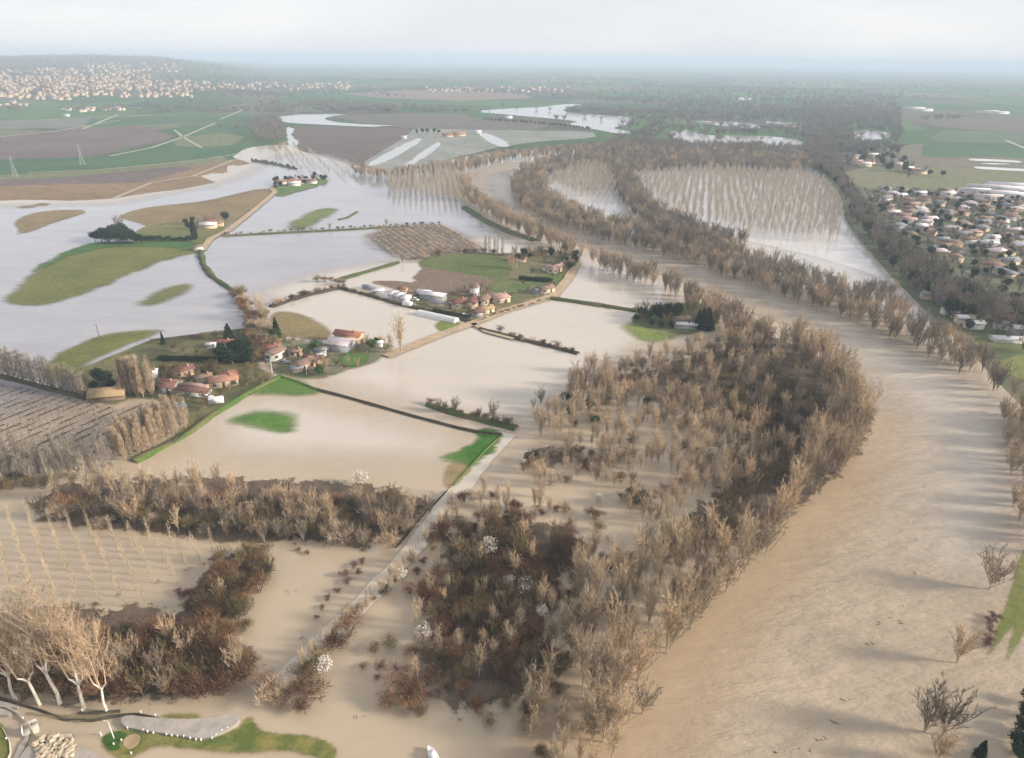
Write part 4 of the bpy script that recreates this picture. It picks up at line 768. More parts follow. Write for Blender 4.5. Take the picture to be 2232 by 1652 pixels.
# line of pale stakes-like saplings and shrubs by the lower channel
hedge_line([(915, 1185), (880, 1235), (840, 1275), (790, 1315), (740, 1352), (700, 1395), (665, 1430), (640, 1462), (605, 1495)], 0.9, dict(young_tree=1), (2.2, 4.2), 'pale sapling in the diagonal row across the lower flood', 'pale sapling row', .3)
hedge_line([(905, 1215), (860, 1265), (800, 1315), (750, 1352)], 1.5, dict(shrub=1), (0.8, 1.5), 'tiny bush under the pale sapling row', 'tiny bushes under the saplings', .4, var=dict(shrub=SH_OL))
for a, b, h, v in ((765, 1372, 3.6, 0), (745, 1400, 3.4, 0), (720, 1415, 3, 3), (700, 1440, 3, 1), (685, 1462, 2.8, 4), (655, 1480, 3.2, 1), (645, 1500, 2.6, 4), (672, 1512, 4.2, 0), (655, 1540, 2.6, 3), (600, 1515, 3.6, 2), (575, 1505, 3, 6), (620, 1530, 2.6, 6), (505, 1485, 4.4, 0), (480, 1495, 4, 3), (530, 1478, 3.8, 1), (845, 1405, 2.2, 1), (820, 1415, 2, 4), (870, 1490, 4.2, 0), (880, 1525, 4.2, 3), (850, 1535, 2.4, 0), (905, 1545, 3, 0), (940, 1265, 3, 0), (920, 1290, 2.6, 3), (935, 1315, 3, 0), (828, 1452, 1.6, 0), (905, 1420, 2.6, 6), (790, 1455, 1.0, 0), (825, 1478, 1.0, 3)):
    x, y = g1(a, b); cw = {0: 'red brown', 1: 'dark olive', 2: 'tan'}[v % 3]; put('shrub', x, y, h, cw + (' large' if h > 3 else ' small') + ' bush in the lower flood, ' + ('left of' if a < 640 else 'along' if a < 790 else 'right of') + ' the pale sapling row', 'lower flood bushes ' + cw, var=v, sx=1.25)
for a, b, h in ((770, 1235, 1.4), (750, 1255, 1.6), (790, 1225, 1.3), (760, 1270, 1.5), (735, 1290, 1.2), (715, 1305, 1.2), (700, 1325, 1.0), (690, 1345, .8), (780, 1250, 1.3), (670, 1205, 1.0), (650, 1200, .9)): x, y = g1(a, b); put('scrub', x, y, h, 'low dark red scrub in the flooded strip left of the saplings', 'dark red scrub in the flooded strip')
for a, b in ((2155, 1355), (2160, 1375), (2150, 1395), (2165, 1345), (2145, 1405)): x, y = g1(a, b); put('scrub', x, y, 1.6, 'low dark red scrub on the water side of the grass levee', 'scrub at the levee')
# solitary river trees
for a, b, h, lab, k in ((2157, 1283, 11.5, 'wide fan shaped bare tree in the river just left of the levee', 'tan_tree'), (2083, 1445, 10, 'bare tree standing alone in the river below the fan shaped tree', 'tan_tree'), (2018, 1596, 11, 'bare tree in the river, left of the two at the lower right', 'tan_tree'), (2052, 1600, 11, 'forked bare tree in the river, right of the two at the lower right', 'dark_tree'), (2040, 1665, 9, 'bare tree cut by the lower frame edge at the right', 'tan_tree'), (1400, 1555, 8, 'rust coloured bush tree at the lower edge of the bend wood', 'tan_tree')):
    x, y = g1(a, b); put(k, x, y, h, lab, sx=1.25)
x, y = g1(2133, 1650); put('conifer', x, y, 4.5, 'small dark green conifer at the lower right frame edge')
for a, b in ((2218, 1655), (2212, 1620), (2222, 1590), (2228, 1560), (2240, 1640), (2235, 1600), (2240, 1560), (2212, 1640), (2238, 1530)): x, y = g1(a, b); put('evergreen', x, y, 3.6, 'dark evergreen bush of the thick hedge at the lower right corner', 'corner hedge', z=.2)
S = scatter([(880, 1240), (940, 1190), (1000, 1120), (1130, 1100), (1290, 1110), (1320, 1180), (1250, 1320), (1230, 1430), (1180, 1590), (1020, 1600), (900, 1570), (830, 1540), (870, 1440)], 5.0)
grow(S, dict(shrub=4, pale_tree=2.5, scrub=1.5), dict(shrub=(1.6, 3), pale_tree=(5, 8.5), scrub=(.9, 1.5)), dict(shrub='loose bush in and around the dark thicket', pale_tree='thin pale tree in and around the dark thicket', scrub='dark red scrub in and around the dark thicket'), 'loose growth around the dark thicket', var=dict(shrub=(0, 1, 3, 2)))
S = scatter([(1180, 1300), (1260, 1220), (1400, 1200), (1480, 1180), (1400, 1320), (1300, 1420), (1230, 1480), (1160, 1570), (1130, 1540), (1190, 1420)], 3.2, clump=-.05)
grow(S, dict(shrub=5, scrub=1, olive_tree=1.5, pale_tree=2), dict(shrub=(1.8, 3.4), scrub=(1, 1.6), olive_tree=(4, 6), pale_tree=(7, 10)), dict(shrub='bush between the dark thicket and the tall pale trees', scrub='dark red scrub between the dark thicket and the tall pale trees', olive_tree='olive tree between the dark thicket and the tall pale trees', pale_tree='pale tree between the dark thicket and the tall pale trees'), 'scrub between thicket and tall trees', var=dict(shrub=(0, 1, 4, 7, 2)))
hedge_line([(905, 1215), (880, 1250), (830, 1300), (770, 1350), (700, 1415), (640, 1475)], 1.6, dict(pale_tree=1), (3.5, 6), 'thin bare tree in the line along the flooded road', 'line of thin trees along the flooded road', .5)
hedge_line([(1000, 1095), (985, 1130), (950, 1170), (920, 1205)], 2.0, dict(pale_tree=2, shrub=1), (3, 6.5), dict(pale_tree='thin pale tree where the flooded road meets the dark thicket', shrub='bush where the flooded road meets the dark thicket'), 'road end of the dark thicket', .8)
S = scatter([(1120, 1590), (1180, 1480), (1230, 1440), (1260, 1560), (1330, 1580), (1335, 1690), (1200, 1690), (1150, 1600)], 3.2, clump=-.3); grow(S, dict(pale_tree=2, shrub=1.5), dict(pale_tree=(7, 11), shrub=(2, 3.4)), dict(pale_tree='pale tree at the lower tip of the bend wood', shrub='bush at the lower tip of the bend wood'), 'lower tip of the bend wood')
for a, b in ((735, 742), (722, 752), (800, 770), (782, 762), (770, 776), (728, 790), (750, 806), (640, 790), (628, 796), (612, 800), (672, 760), (688, 754), (704, 792), (716, 784), (846, 760), (836, 748), (640, 748), (622, 745), (580, 796), (576, 776)): x, y = g1(a, b); put('olive_tree', x, y, 2.2 + RNG.random() * 2, 'small brown tree in the yards of the hamlet', 'yard trees of the hamlet')
for a, b in ((412, 808), (432, 826), (452, 842), (470, 822), (508, 842), (520, 838), (464, 866), (380, 812), (410, 828), (418, 842), (400, 848), (480, 862), (500, 852), (538, 842), (446, 890), (432, 896), (350, 866), (384, 866), (410, 872), (540, 800), (548, 776), (470, 780), (430, 774), (400, 772), (380, 766), (450, 742), (470, 738), (530, 735), (545, 745)): x, y = g1(a, b); put('olive_tree', x, y, 2.2 + RNG.random() * 2, 'small brown tree in the yards of the left village', 'yard trees of the left village')
for a, b in ((860, 640), (848, 645), (912, 652), (925, 662), (968, 656), (978, 662), (1012, 660), (1022, 680), (1044, 652), (1072, 664), (1078, 676), (1100, 664), (1104, 656), (1064, 672), (1030, 634), (1046, 636), (990, 646), (1012, 630), (1026, 656), (1112, 650), (1140, 622), (1172, 612), (1204, 606), (1226, 596), (1200, 622), (1180, 648)): x, y = g1(a, b); put('olive_tree', x, y, 2.0 + RNG.random() * 2, 'small brown tree in the yards of the farm village', 'yard trees of the farm village')
# blossom trees
BL = 'small tree full of white blossom '
for a, b, h, t in ((788, 1055, 3.6, 'at the top of the wood below the big flooded field'), (1552, 1002, 3.6, 'on the muddy ground in the bend wood'), (1064, 1212, 4.2, 'largest in the dark thicket'), (1001, 1236, 3, 'at the left edge of the dark thicket'), (1146, 1292, 3.6, 'at the right of the dark thicket above the others'), (1108, 1282, 2.8, 'just left of the right hand blossom tree in the thicket'), (922, 1392, 3.2, 'beside open water at the left of the thicket'), (710, 1462, 2.8, 'alone at the end of the sapling row'), (876, 1262, 2.6, 'beside the sapling row'), (1118, 1392, 2.4, 'low in the middle of the dark thicket'), (1488, 1162, 3, 'in the middle of the wood inside the bend'), (1178, 1345, 2.6, 'at the right rim of the dark thicket'), (1303, 1092, 2.2, 'beside the open flooded middle of the bend wood'), (1325, 1180, 1.8, 'just right of the dark thicket'), (1086, 1305, 1.8, 'smallest, in the middle of the dark thicket')):
    x, y = g1(a, b); put('blossom', x, y, h * 1.2, BL + t, z=.5)
# plane trees
for k, (a, b, h) in enumerate(((33, 1522, 25), (86, 1534, 26), (131, 1534, 30), (183, 1543, 27), (233, 1550, 23))):
    x, y = g1(a, b); put('plane', x, y, h, ('leftmost', 'second', 'tallest, third', 'fourth, deeply forked', 'rightmost and shortest')[k] + ' of the five white trunked plane trees by the flooded path', 'white trunked plane trees', var=k, z=.5)
# evergreens around farms
for a, b, h in ((208, 526, 7), (222, 528, 9), (238, 530, 10.5), (256, 530, 11), (275, 531, 9.5), (292, 531, 8), (302, 531, 7), (248, 520, 10), (268, 522, 10), (230, 522, 8.5), (285, 524, 8), (262, 512, 9)):
    x, y = g1(a, b); put('evergreen', x, y, h, 'dark evergreen in the copse at the edge of the large grass island', 'copse on the grass island', sx=1.25)
x, y = g1(262, 508); put('dark_tree', x, y, 13, 'bare grey tree rising above the dark evergreen copse')
for a in range(312, 424, 7): x, y = g1(a, 526 - (a % 3)); put('evergreen', x, y, 2.5 + 2 * RNG.random(), 'small dark evergreen in the hedge right of the copse', 'hedge by the copse', sx=1.3)
x, y = g1(425, 522); put('cypress', x, y, 14, 'tall dark cypress in front of the island farm', sx=1.1)
for a, b, h in ((412, 500, 6), (405, 490, 5), (492, 482, 8), (420, 486, 5)): x, y = g1(a, b); put('evergreen', x, y, h, 'dark evergreen beside the island farm', 'evergreens by the island farm')
for a, b, h in ((435, 486, 6), (450, 488, 7), (468, 488, 7), (480, 492, 6), (458, 482, 6)): x, y = g1(a, b); put('tan_tree', x, y, h, 'bare tree beside the island farm', 'bare trees by the island farm')
x, y = g1(1500, 716); put('conifer', x, y, 4, 'short conifer by the white roofed house')
for a, b, h in ((1520, 716, 9), (1540, 719, 11), (1530, 712, 9)): x, y = g1(a, b); put('conifer', x, y, h, 'tall dense dark conifer right of the white roofed house', 'conifers right of the white roofed house', sx=1.2)
for a, b, h in ((1398, 692, 6), (1410, 700, 6), (1445, 706, 9), (1462, 700, 8), (1430, 694, 8), (1475, 690, 7), (1386, 700, 4), (1420, 712, 4), (1440, 716, 4), (1465, 716, 4), (1455, 684, 6)): x, y = g1(a, b); put('evergreen', x, y, h, 'dark evergreen in the island garden left of the white roofed house', 'garden evergreens by the river')
for a, b, h in ((1390, 686, 6), (1405, 684, 7), (1450, 712, 7), (1420, 690, 6), (1400, 706, 6)): x, y = g1(a, b); put('olive_tree', x, y, h, 'brown bare tree in the island garden by the river', 'brown trees in the island garden')
for a, b, h in ((496, 786, 9), (520, 780, 9), (535, 790, 8), (508, 796, 7), (538, 765, 7)): x, y = g1(a, b); put('evergreen', x, y, h, 'large dark evergreen in the left village garden', 'large evergreens in the left village', sx=1.2)
x, y = g1(500, 742); put('conifer', x, y, 8, 'cedar like conifer at the top of the left village', sx=1.3)
x, y = g1(356, 750); put('conifer', x, y, 6, 'slim conifer at the upper corner of the left village garden', sx=.7)
x, y = g1(604, 738); put('conifer', x, y, 10, 'pointed fir beside the hamlet right of the flooded lane', sx=.9)
for a, b, h in ((215, 830, 6), (225, 840, 6), (245, 850, 5), (235, 838, 6), (205, 850, 4), (255, 842, 4)): x, y = g1(a, b); put('evergreen', x, y, h, 'dark evergreen left of the tight poplar clump', 'evergreens left of the poplar clump')
for a in range(350, 540, 7):
    x, y = g1(a, 786 + (a - 350) * .02); put('evergreen', x, y, 2.6, 'clipped evergreen in the garden hedge of the left village', 'garden hedge in the left village', sx=1.4)
    if a < 480: x, y = g1(a + 3, 812 + (a % 5)); put('olive_tree', x, y, 3 + RNG.random() * 2, 'brown garden tree between the hedge and the houses of the left village', 'garden trees in the left village')
for a, b in ((360, 830), (372, 826), (386, 832), (395, 822), (440, 812), (455, 806), (470, 806), (535, 830), (520, 822), (550, 815), (560, 830), (573, 838), (585, 830), (440, 868), (450, 880), (400, 838), (345, 845), (355, 852)): x, y = g1(a, b); put('olive_tree', x, y, 3 + RNG.random() * 2.4, 'brown bare garden tree around the red roofed houses of the left village', 'trees around the red roofed houses')
for a, b in ((592, 760), (600, 752), (612, 762), (625, 770), (640, 760), (660, 748), (665, 790), (680, 780), (700, 770), (716, 768), (790, 752), (800, 745), (815, 758), (830, 752), (760, 800), (780, 800), (700, 815), (712, 805), (820, 765), (840, 768), (690, 802), (735, 800)): x, y = g1(a, b); put('olive_tree' if a % 2 else 'tan_tree', x, y, 3 + RNG.random() * 2.4, 'bare garden tree among the hamlet houses right of the lane', 'garden trees of the hamlet - ' + ('olive' if a % 2 else 'tan'))
for a, b, h in ((810, 758, 4), (700, 818, 4.5), (822, 752, 3.5), (655, 772, 4), (690, 765, 5), (598, 745, 6), (590, 752, 5)): x, y = g1(a, b); put('green_bush', x, y, h, 'green leafy tree in the hamlet right of the lane', 'green trees of the hamlet')
for a in range(948, 1022, 5): x, y = g1(a, 682 + (a - 948) * .2); put('evergreen', x, y, 2.6, 'clipped dark evergreen in the hedge above the long glasshouse', 'hedge above the glasshouse', sx=1.5)
for a in range(1134, 1200, 5): x, y = g1(a, 611 + (a - 1134) * .08); put('evergreen', x, y, 3, 'dark evergreen in the hedge below the pink roofed farm', 'hedge below the pink roofed farm', sx=1.4)
for a, b, h, k in ((1112, 585, 9, 'poplar'), (1118, 586, 10, 'poplar'), (1126, 588, 8, 'poplar'), (1108, 583, 9, 'poplar'), (1058, 553, 12, 'grey_poplar'), (1066, 552, 12, 'grey_poplar'), (1078, 554, 11, 'grey_poplar'), (1084, 554, 10, 'grey_poplar'), (1095, 556, 12, 'grey_poplar')): x, y = g1(a, b); put(k, x, y, h, ('golden poplar at the corner of the green paddock' if k == 'poplar' else 'grey poplar behind the upper corner of the green paddock'), KN[k][0] + ' at the paddock')
S = scatter([(1110, 556), (1180, 548), (1262, 552), (1262, 575), (1240, 600), (1215, 590), (1190, 572), (1120, 572)], 5); grow(S, dict(tan_tree=2, olive_tree=2, evergreen=1.2), (4, 7), dict(tan_tree='bare tan tree behind the pink roofed farm', olive_tree='olive brown tree behind the pink roofed farm', evergreen='dark evergreen behind the pink roofed farm'), 'trees behind the pink roofed farm')
hedge_line([(1040, 700), (1100, 680), (1150, 665), (1200, 650)], 2.4, dict(shrub=1), (.9, 1.8), 'low bush along the lower side of the muddy road', 'bushes below the muddy road', .6)
for a, b, h in ((1085, 655, 4), (1105, 648, 3), (1130, 640, 3), (1150, 634, 3), (1062, 640, 5), (1050, 632, 5), (985, 648, 4), (1000, 652, 4), (1160, 600, 5), (1205, 628, 4)): x, y = g1(a, b); put('olive_tree', x, y, h, 'brown garden tree along the farm village', 'garden trees of the farm village')
S = scatter([(590, 398), (640, 386), (700, 384), (720, 392), (690, 398), (640, 404), (600, 412)], 7); grow(S, dict(olive_tree=2, evergreen=2), (3, 6), dict(olive_tree='brown tree around the far island farm', evergreen='dark evergreen around the far island farm'), 'trees around the far island farm')
hedge_line([(548, 350), (600, 358), (645, 368)], 5, dict(evergreen=1), (2, 4), 'dark bush on the small far dyke', 'bushes on the far dyke')
hedge_line([(905, 292), (940, 290), (965, 292)], 8, dict(evergreen=1), (7, 11), 'dark evergreen in the lone clump on the far plain', 'lone clump on the far plain')
hedge_line([(1055, 262), (1100, 266), (1180, 272), (1290, 284)], 8, dict(evergreen=1), (5, 7), 'dark evergreen in the long far hedge', 'long far hedge')
S = scatter([(1900, 330), (1960, 335), (1990, 372), (2060, 385), (1980, 392), (1900, 368), (1840, 350), (1850, 335)], 16); grow(S, dict(evergreen=1, dark_tree=1), (6, 10), dict(evergreen='dark evergreen among the scattered houses on the far right', dark_tree='grey tree among the scattered houses on the far right'), 'trees by the far right houses')
# trees between the houses of the right town
S = scatter([(1875, 418), (2040, 420), (2300, 440), (2300, 690), (2200, 670), (2100, 625), (1990, 545), (1920, 470)], 8.2); grow(S, dict(dark_tree=3, evergreen=1.5), (3.5, 6.5), dict(dark_tree='grey garden tree between the houses of the right town', evergreen='dark evergreen between the houses of the right town'), 'garden trees of the right town')
S = scatter([(2020, 650), (2100, 680), (2231, 690), (2300, 700), (2300, 780), (2231, 770), (2160, 740), (2060, 700)], 6.5, clump=-.2); grow(S, dict(dark_tree=2, evergreen=1, tan_tree=1), (3, 6), dict(dark_tree='grey tree by the riverside houses at the right', evergreen='dark evergreen by the riverside houses at the right', tan_tree='tan tree by the riverside houses at the right'), 'trees by the riverside houses')
# hillside and far-plain trees
far = []
for ln in ([(440, 280), (500, 278), (548, 284)], [(420, 226), (470, 224)], [(310, 228), (345, 228)], [(150, 244), (260, 246)], [(560, 244), (740, 240), (900, 236), (1020, 232)], [(2000, 262), (2100, 258)], [(1900, 300), (2010, 312)], [(700, 222), (860, 216)], [(1180, 214), (1330, 208)], [(2150, 284), (2240, 286)], [(1560, 200), (1800, 206)], [(1960, 380), (2080, 392)]):
    far.append(along(ln, 16, 7))
for (x0, x1, y0, y1, nn) in ((-100, 640, 146, 215, 1500), (560, 1340, 222, 246, 700), (1180, 1950, 215, 262, 1300), (1340, 1830, 262, 328, 500), (640, 2300, 168, 214, 1400), (1740, 1960, 238, 332, 700), (900, 1080, 190, 205, 40), (-60, 560, 232, 248, 60), (1750, 1880, 300, 400, 60)):
    far.append(G(x0 + (x1 - x0) * RNG.random(nn), y0 + (y1 - y0) * RNG.random(nn)))
far = np.concatenate(far); fx, fy = PX(far[:, 0], far[:, 1]); okm = np.ones(len(far), bool)
for q in FARP: okm &= (seg_dist(far, q) < -6) | (RNG.random(len(far)) < .08)
msk = np.sin(far[:, 0] / 310 + 2 * np.sin(far[:, 1] / 520)) + np.sin(far[:, 1] / 190 + 1.6 * np.sin(far[:, 0] / 240)) + .7 * np.sin((far[:, 0] + far[:, 1]) / 95)
okm &= (msk + RNG.normal(size=len(far)) * .35 > np.where((fx > 1350) & (fx < 1850), -.7, -.15)) | (fx < 640)
for P_ in (far[okm],):
    for p in P_: put('dark_tree', p[0], p[1], 7 + 5 * RNG.random(), None, None, z=float(hill_h(p[0], p[1])), sx=2.3)

S = rows([(792, 515), (850, 495), (965, 489), (1058, 548), (975, 558), (905, 568), (868, 562)], (807, 507), (872, 556), 4.2, 2.5, .12)
grow(S, dict(shrub=1), (1.2, 1.9), 'small orchard tree in the flooded orchard rows', 'flooded orchard', var=dict(shrub=SH_TAN))
# ---- build the individuals and the mass
MAXI = 285
def fit(s):
    for w_ in ('bare ', 'the ', ' of', 'the ', 'and ', 'the '):
        if len(s.replace('-', ' ').split()) > 16: s = s.replace(w_, '' if w_[0] != ' ' else ' ', 1) if w_ != ' of' else s
    return s
def place_all():
    for kind, L in PL.items():
        nm, cat = KN[kind]
        for d in L: d['px'] = d['h'] / math.hypot(d['x'], d['y'], CAMZ)
        L.sort(key=lambda d: (d['label'] is None, -d['px']))
        protos = {}
        first, rest = L[:MAXI], L[MAXI:]
        while first and first[-1]['label'] is None: rest.append(first.pop())
        for i, d in enumerate(first):
            tm, cm = LIB[kind][d['var']]
            r_ = empty(nm, (d['x'], d['y'], d['z']), d['rz']); r_.scale = (d['h'] * d['sx'], d['h'] * d['sx'], d['h'])
            tag(r_, fit(d['label']), cat, d['group'])
            a = link('trunk', tm, r_); b = link('crown', cm, r_)
            protos.setdefault(d['var'], (a, b))
        if not rest: continue
        gname = 'far_' + nm + 's' if not nm.endswith('s') else 'far_' + nm
        me = bpy.data.meshes.new(gname); me.vertices.add(len(rest)); me.vertices.foreach_set('co', np.array([(d['x'], d['y'], d['z']) for d in rest], np.float32).ravel())
        keys = sorted(protos)
        for an, dt, vals in (('rz', 'FLOAT', [d['rz'] for d in rest]), ('var', 'INT', [keys.index(d['var']) if d['var'] in keys else 0 for d in rest])):
            at = me.attributes.new(an, dt, 'POINT'); at.data.foreach_set('value', np.array(vals, np.float32 if dt == 'FLOAT' else np.int32))
        at = me.attributes.new('scl', 'FLOAT_VECTOR', 'POINT'); at.data.foreach_set('vector', np.array([(d['h'] * d['sx'], d['h'] * d['sx'], d['h']) for d in rest], np.float32).ravel())
        o = link(gname, me); tag(o, 'mass of bare trees and bushes like the nearer ones, standing farther off', cat, None, 'stuff')
        ng = bpy.data.node_groups.new(gname, 'GeometryNodeTree'); ng.interface.new_socket('Geometry', in_out='INPUT', socket_type='NodeSocketGeometry'); ng.interface.new_socket('Geometry', in_out='OUTPUT', socket_type='NodeSocketGeometry')
        N, K = ng.nodes, ng.links
        gi, go = N.new('NodeGroupInput'), N.new('NodeGroupOutput'); iop = N.new('GeometryNodeInstanceOnPoints')
        jn = N.new('GeometryNodeJoinGeometry')
        for k in reversed(keys):
            j2 = N.new('GeometryNodeJoinGeometry')
            for ob in protos[k]:
                oi = N.new('GeometryNodeObjectInfo'); oi.transform_space = 'ORIGINAL'; oi.inputs['Object'].default_value = ob; oi.inputs['As Instance'].default_value = False
                K.new(oi.outputs['Geometry'], j2.inputs[0])
            gt = N.new('GeometryNodeGeometryToInstance'); K.new(j2.outputs[0], gt.inputs[0]); K.new(gt.outputs[0], jn.inputs[0])
        def attr(nm_, tp):
            q = N.new('GeometryNodeInputNamedAttribute'); q.data_type = tp; q.inputs['Name'].default_value = nm_; return q.outputs[0]
        cx_ = N.new('ShaderNodeCombineXYZ'); K.new(attr('rz', 'FLOAT'), cx_.inputs[2])
        e2 = N.new('FunctionNodeEulerToRotation'); K.new(cx_.outputs[0], e2.inputs[0])
        K.new(gi.outputs[0], iop.inputs['Points']); K.new(jn.outputs[0], iop.inputs['Instance']); iop.inputs['Pick Instance'].default_value = True
        K.new(attr('var', 'INT'), iop.inputs['Instance Index']); K.new(e2.outputs[0], iop.inputs['Rotation']); K.new(attr('scl', 'FLOAT_VECTOR'), iop.inputs['Scale'])
        K.new(iop.outputs[0], go.inputs[0])
        md = o.modifiers.new('scatter', 'NODES'); md.node_group = ng
    print('TREES', {k: len(v) for k, v in PL.items()})
place_all()
# ================================================================ BUILDINGS AND SMALL THINGS
def plain(name, c, rough=0.8, spec=0.3, metal=0.0, noise=0.25, ns=0.8):
    mt, n, l = new_mat(name)
    nn = pos_noise(n, l, ns, 3, 0.6); oi = n.new('ShaderNodeObjectInfo')
    col = mixc(n, l, 1.0, c, ramp(n, l, nn, [(0.3, (1 - noise,) * 3), (0.7, (1 + noise,) * 3)]), 'MULTIPLY')
    p = principled(n, l, col, rough, spec); p.inputs['Metallic'].default_value = metal; out(n, l, p.outputs[0]); return mt
def tile_mat(name, c1, c2):
    mt, n, l = new_mat(name)
    a = pos_noise(n, l, 0.7, 4, 0.65, obj=True); c = mixc(n, l, mrange(n, l, a, .35, .65), c1, c2)
    tc = n.new('ShaderNodeTexCoord'); w = n.new('ShaderNodeTexWave'); w.inputs['Scale'].default_value = 1.6; w.inputs['Distortion'].default_value = .4; l.new(tc.outputs['Object'], w.inputs[0])
    c = mixc(n, l, .35, c, ramp(n, l, w.outputs[1], [(.2, (.65,) * 3), (.8, (1.15,) * 3)]), 'MULTIPLY')
    p = principled(n, l, c, .85, .2); out(n, l, p.outputs[0]); return mt
ROOF = dict(red=tile_mat('red_tiles', (.24, .10, .07), (.32, .14, .09)), dark=tile_mat('dark_red_tiles', (.15, .075, .06), (.20, .10, .08)), orange=tile_mat('orange_tiles', (.33, .17, .11), (.40, .22, .15)),
            brown=tile_mat('brown_tiles', (.19, .13, .10), (.27, .18, .13)), pink=tile_mat('pink_tiles', (.36, .235, .20), (.44, .29, .245)), white=tile_mat('white_sheet_roof', (.56, .545, .54), (.66, .645, .64)),
            grey=tile_mat('grey_slates', (.20, .20, .21), (.27, .27, .28)), thatch=tile_mat('tan_thatch', (.30, .21, .11), (.38, .27, .15)), pinkwhite=tile_mat('pale_pink_roof', (.58, .47, .46), (.68, .58, .57)))
WALL = dict(cream=plain('cream_render', (.54, .44, .31)), white=plain('white_render', (.60, .575, .53)), orange=plain('orange_render', (.50, .35, .235)), grey=plain('grey_block', (.30, .30, .31)), tan=plain('tan_stone', (.44, .34, .23)), blue=plain('blue_grey_sheet', (.24, .26, .32)), brown=plain('brown_boards', (.17, .12, .085)))
M_win = plain('dark_window_glass', (.03, .035, .045), .15, .5, noise=.1); M_shut = plain('shutter_paint', (.25, .20, .15)); M_door = plain('door_wood', (.14, .08, .05)); M_chim = plain('chimney_brick', (.35, .2, .14))
M_conc = plain('grey_concrete', (.35, .31, .265), ns=.5, noise=.2); M_kerb = plain('pale_stone_kerb', (.52, .46, .37)); M_whitep = plain('white_paint', (.78, .76, .72), .5); M_stone = plain('pale_boulder_stone', (.46, .38, .27), noise=.4, ns=1.5); M_steel = plain('galvanised_steel', (.42, .43, .44), .5, metal=.3); M_woodp = plain('weathered_pole_wood', (.34, .29, .23)); M_drift = plain('wet_driftwood', (.09, .065, .045)); M_glassh = plain('greenhouse_plastic', (.62, .63, .60), .35, .5, noise=.1); M_pool = plain('blue_pool_cover', (.18, .42, .60), .3, .5); M_rub = plain('black_rubber', (.02, .02, .02))
def boxes(name, L, mats, parent=None):
    """L: list of (x0,x1,y0,y1,z0,z1[,mat index])"""
    V = []; F = []; MI = []
    for b in L:
        i = len(V); x0, x1, y0, y1, z0, z1 = b[:6]
        V += [(x0, y0, z0), (x1, y0, z0), (x1, y1, z0), (x0, y1, z0), (x0, y0, z1), (x1, y0, z1), (x1, y1, z1), (x0, y1, z1)]
        F += [(i, i + 3, i + 2, i + 1), (i + 4, i + 5, i + 6, i + 7), (i, i + 1, i + 5, i + 4), (i + 1, i + 2, i + 6, i + 5), (i + 2, i + 3, i + 7, i + 6), (i + 3, i, i + 4, i + 7)]
        MI += [b[6] if len(b) > 6 else 0] * 6
    return link(name, np_mesh(name, np.array(V, float), np.array(F), mats, MI), parent)
def wall_mesh(w, d, h, pitch, kind, mat):
    r = d / 2 * pitch if kind == 'gable' else 0
    V = [(-w/2, -d/2, -.4), (w/2, -d/2, -.4), (w/2, d/2, -.4), (-w/2, d/2, -.4), (-w/2, -d/2, h), (w/2, -d/2, h), (w/2, d/2, h), (-w/2, d/2, h)]
    q = [(0, 1, 5, 4), (2, 3, 7, 6), (4, 5, 6, 7)]; t = []
    if kind == 'gable':
        V += [(-w/2, 0, h + r), (w/2, 0, h + r)]; q += [(0, 4, 7, 3), (1, 2, 6, 5)]; t = [(4, 8, 7), (5, 6, 9)]
    else: q += [(0, 4, 7, 3), (1, 2, 6, 5)]
    return np_mesh('wall', np.array(V, float), [np.array(q), np.array(t).reshape(-1, 3)], [mat])
def roof_mesh(w, d, h, pitch, kind, mat, ov=.45, th=.18):
    W_, D_ = w / 2 + ov, d / 2 + ov; z0 = h - ov * pitch + .03; zr = h + d / 2 * pitch + .03; k = 0 if kind == 'gable' else d / 2 * .9
    T = [(-W_, -D_, z0), (W_, -D_, z0), (W_, D_, z0), (-W_, D_, z0), (-W_ + k, 0, zr), (W_ - k, 0, zr)]
    V = T + [(x, y, z + th) for x, y, z in T]
    q = [(6, 7, 11, 10), (8, 9, 10, 11), (0, 4, 5, 1), (2, 5, 4, 3), (0, 1, 7, 6), (2, 3, 9, 8)]; t = []
    if kind == 'gable': q += [(1, 5, 11, 7), (5, 2, 8, 11), (3, 4, 10, 9), (4, 0, 6, 10)]
    else: q += [(1, 2, 8, 7), (3, 0, 6, 9)]; t = [(7, 8, 11), (9, 6, 10), (1, 5, 2), (3, 4, 0)]
    return np_mesh('roof', np.array(V, float), [np.array(q), np.array(t).reshape(-1, 3)], [mat])
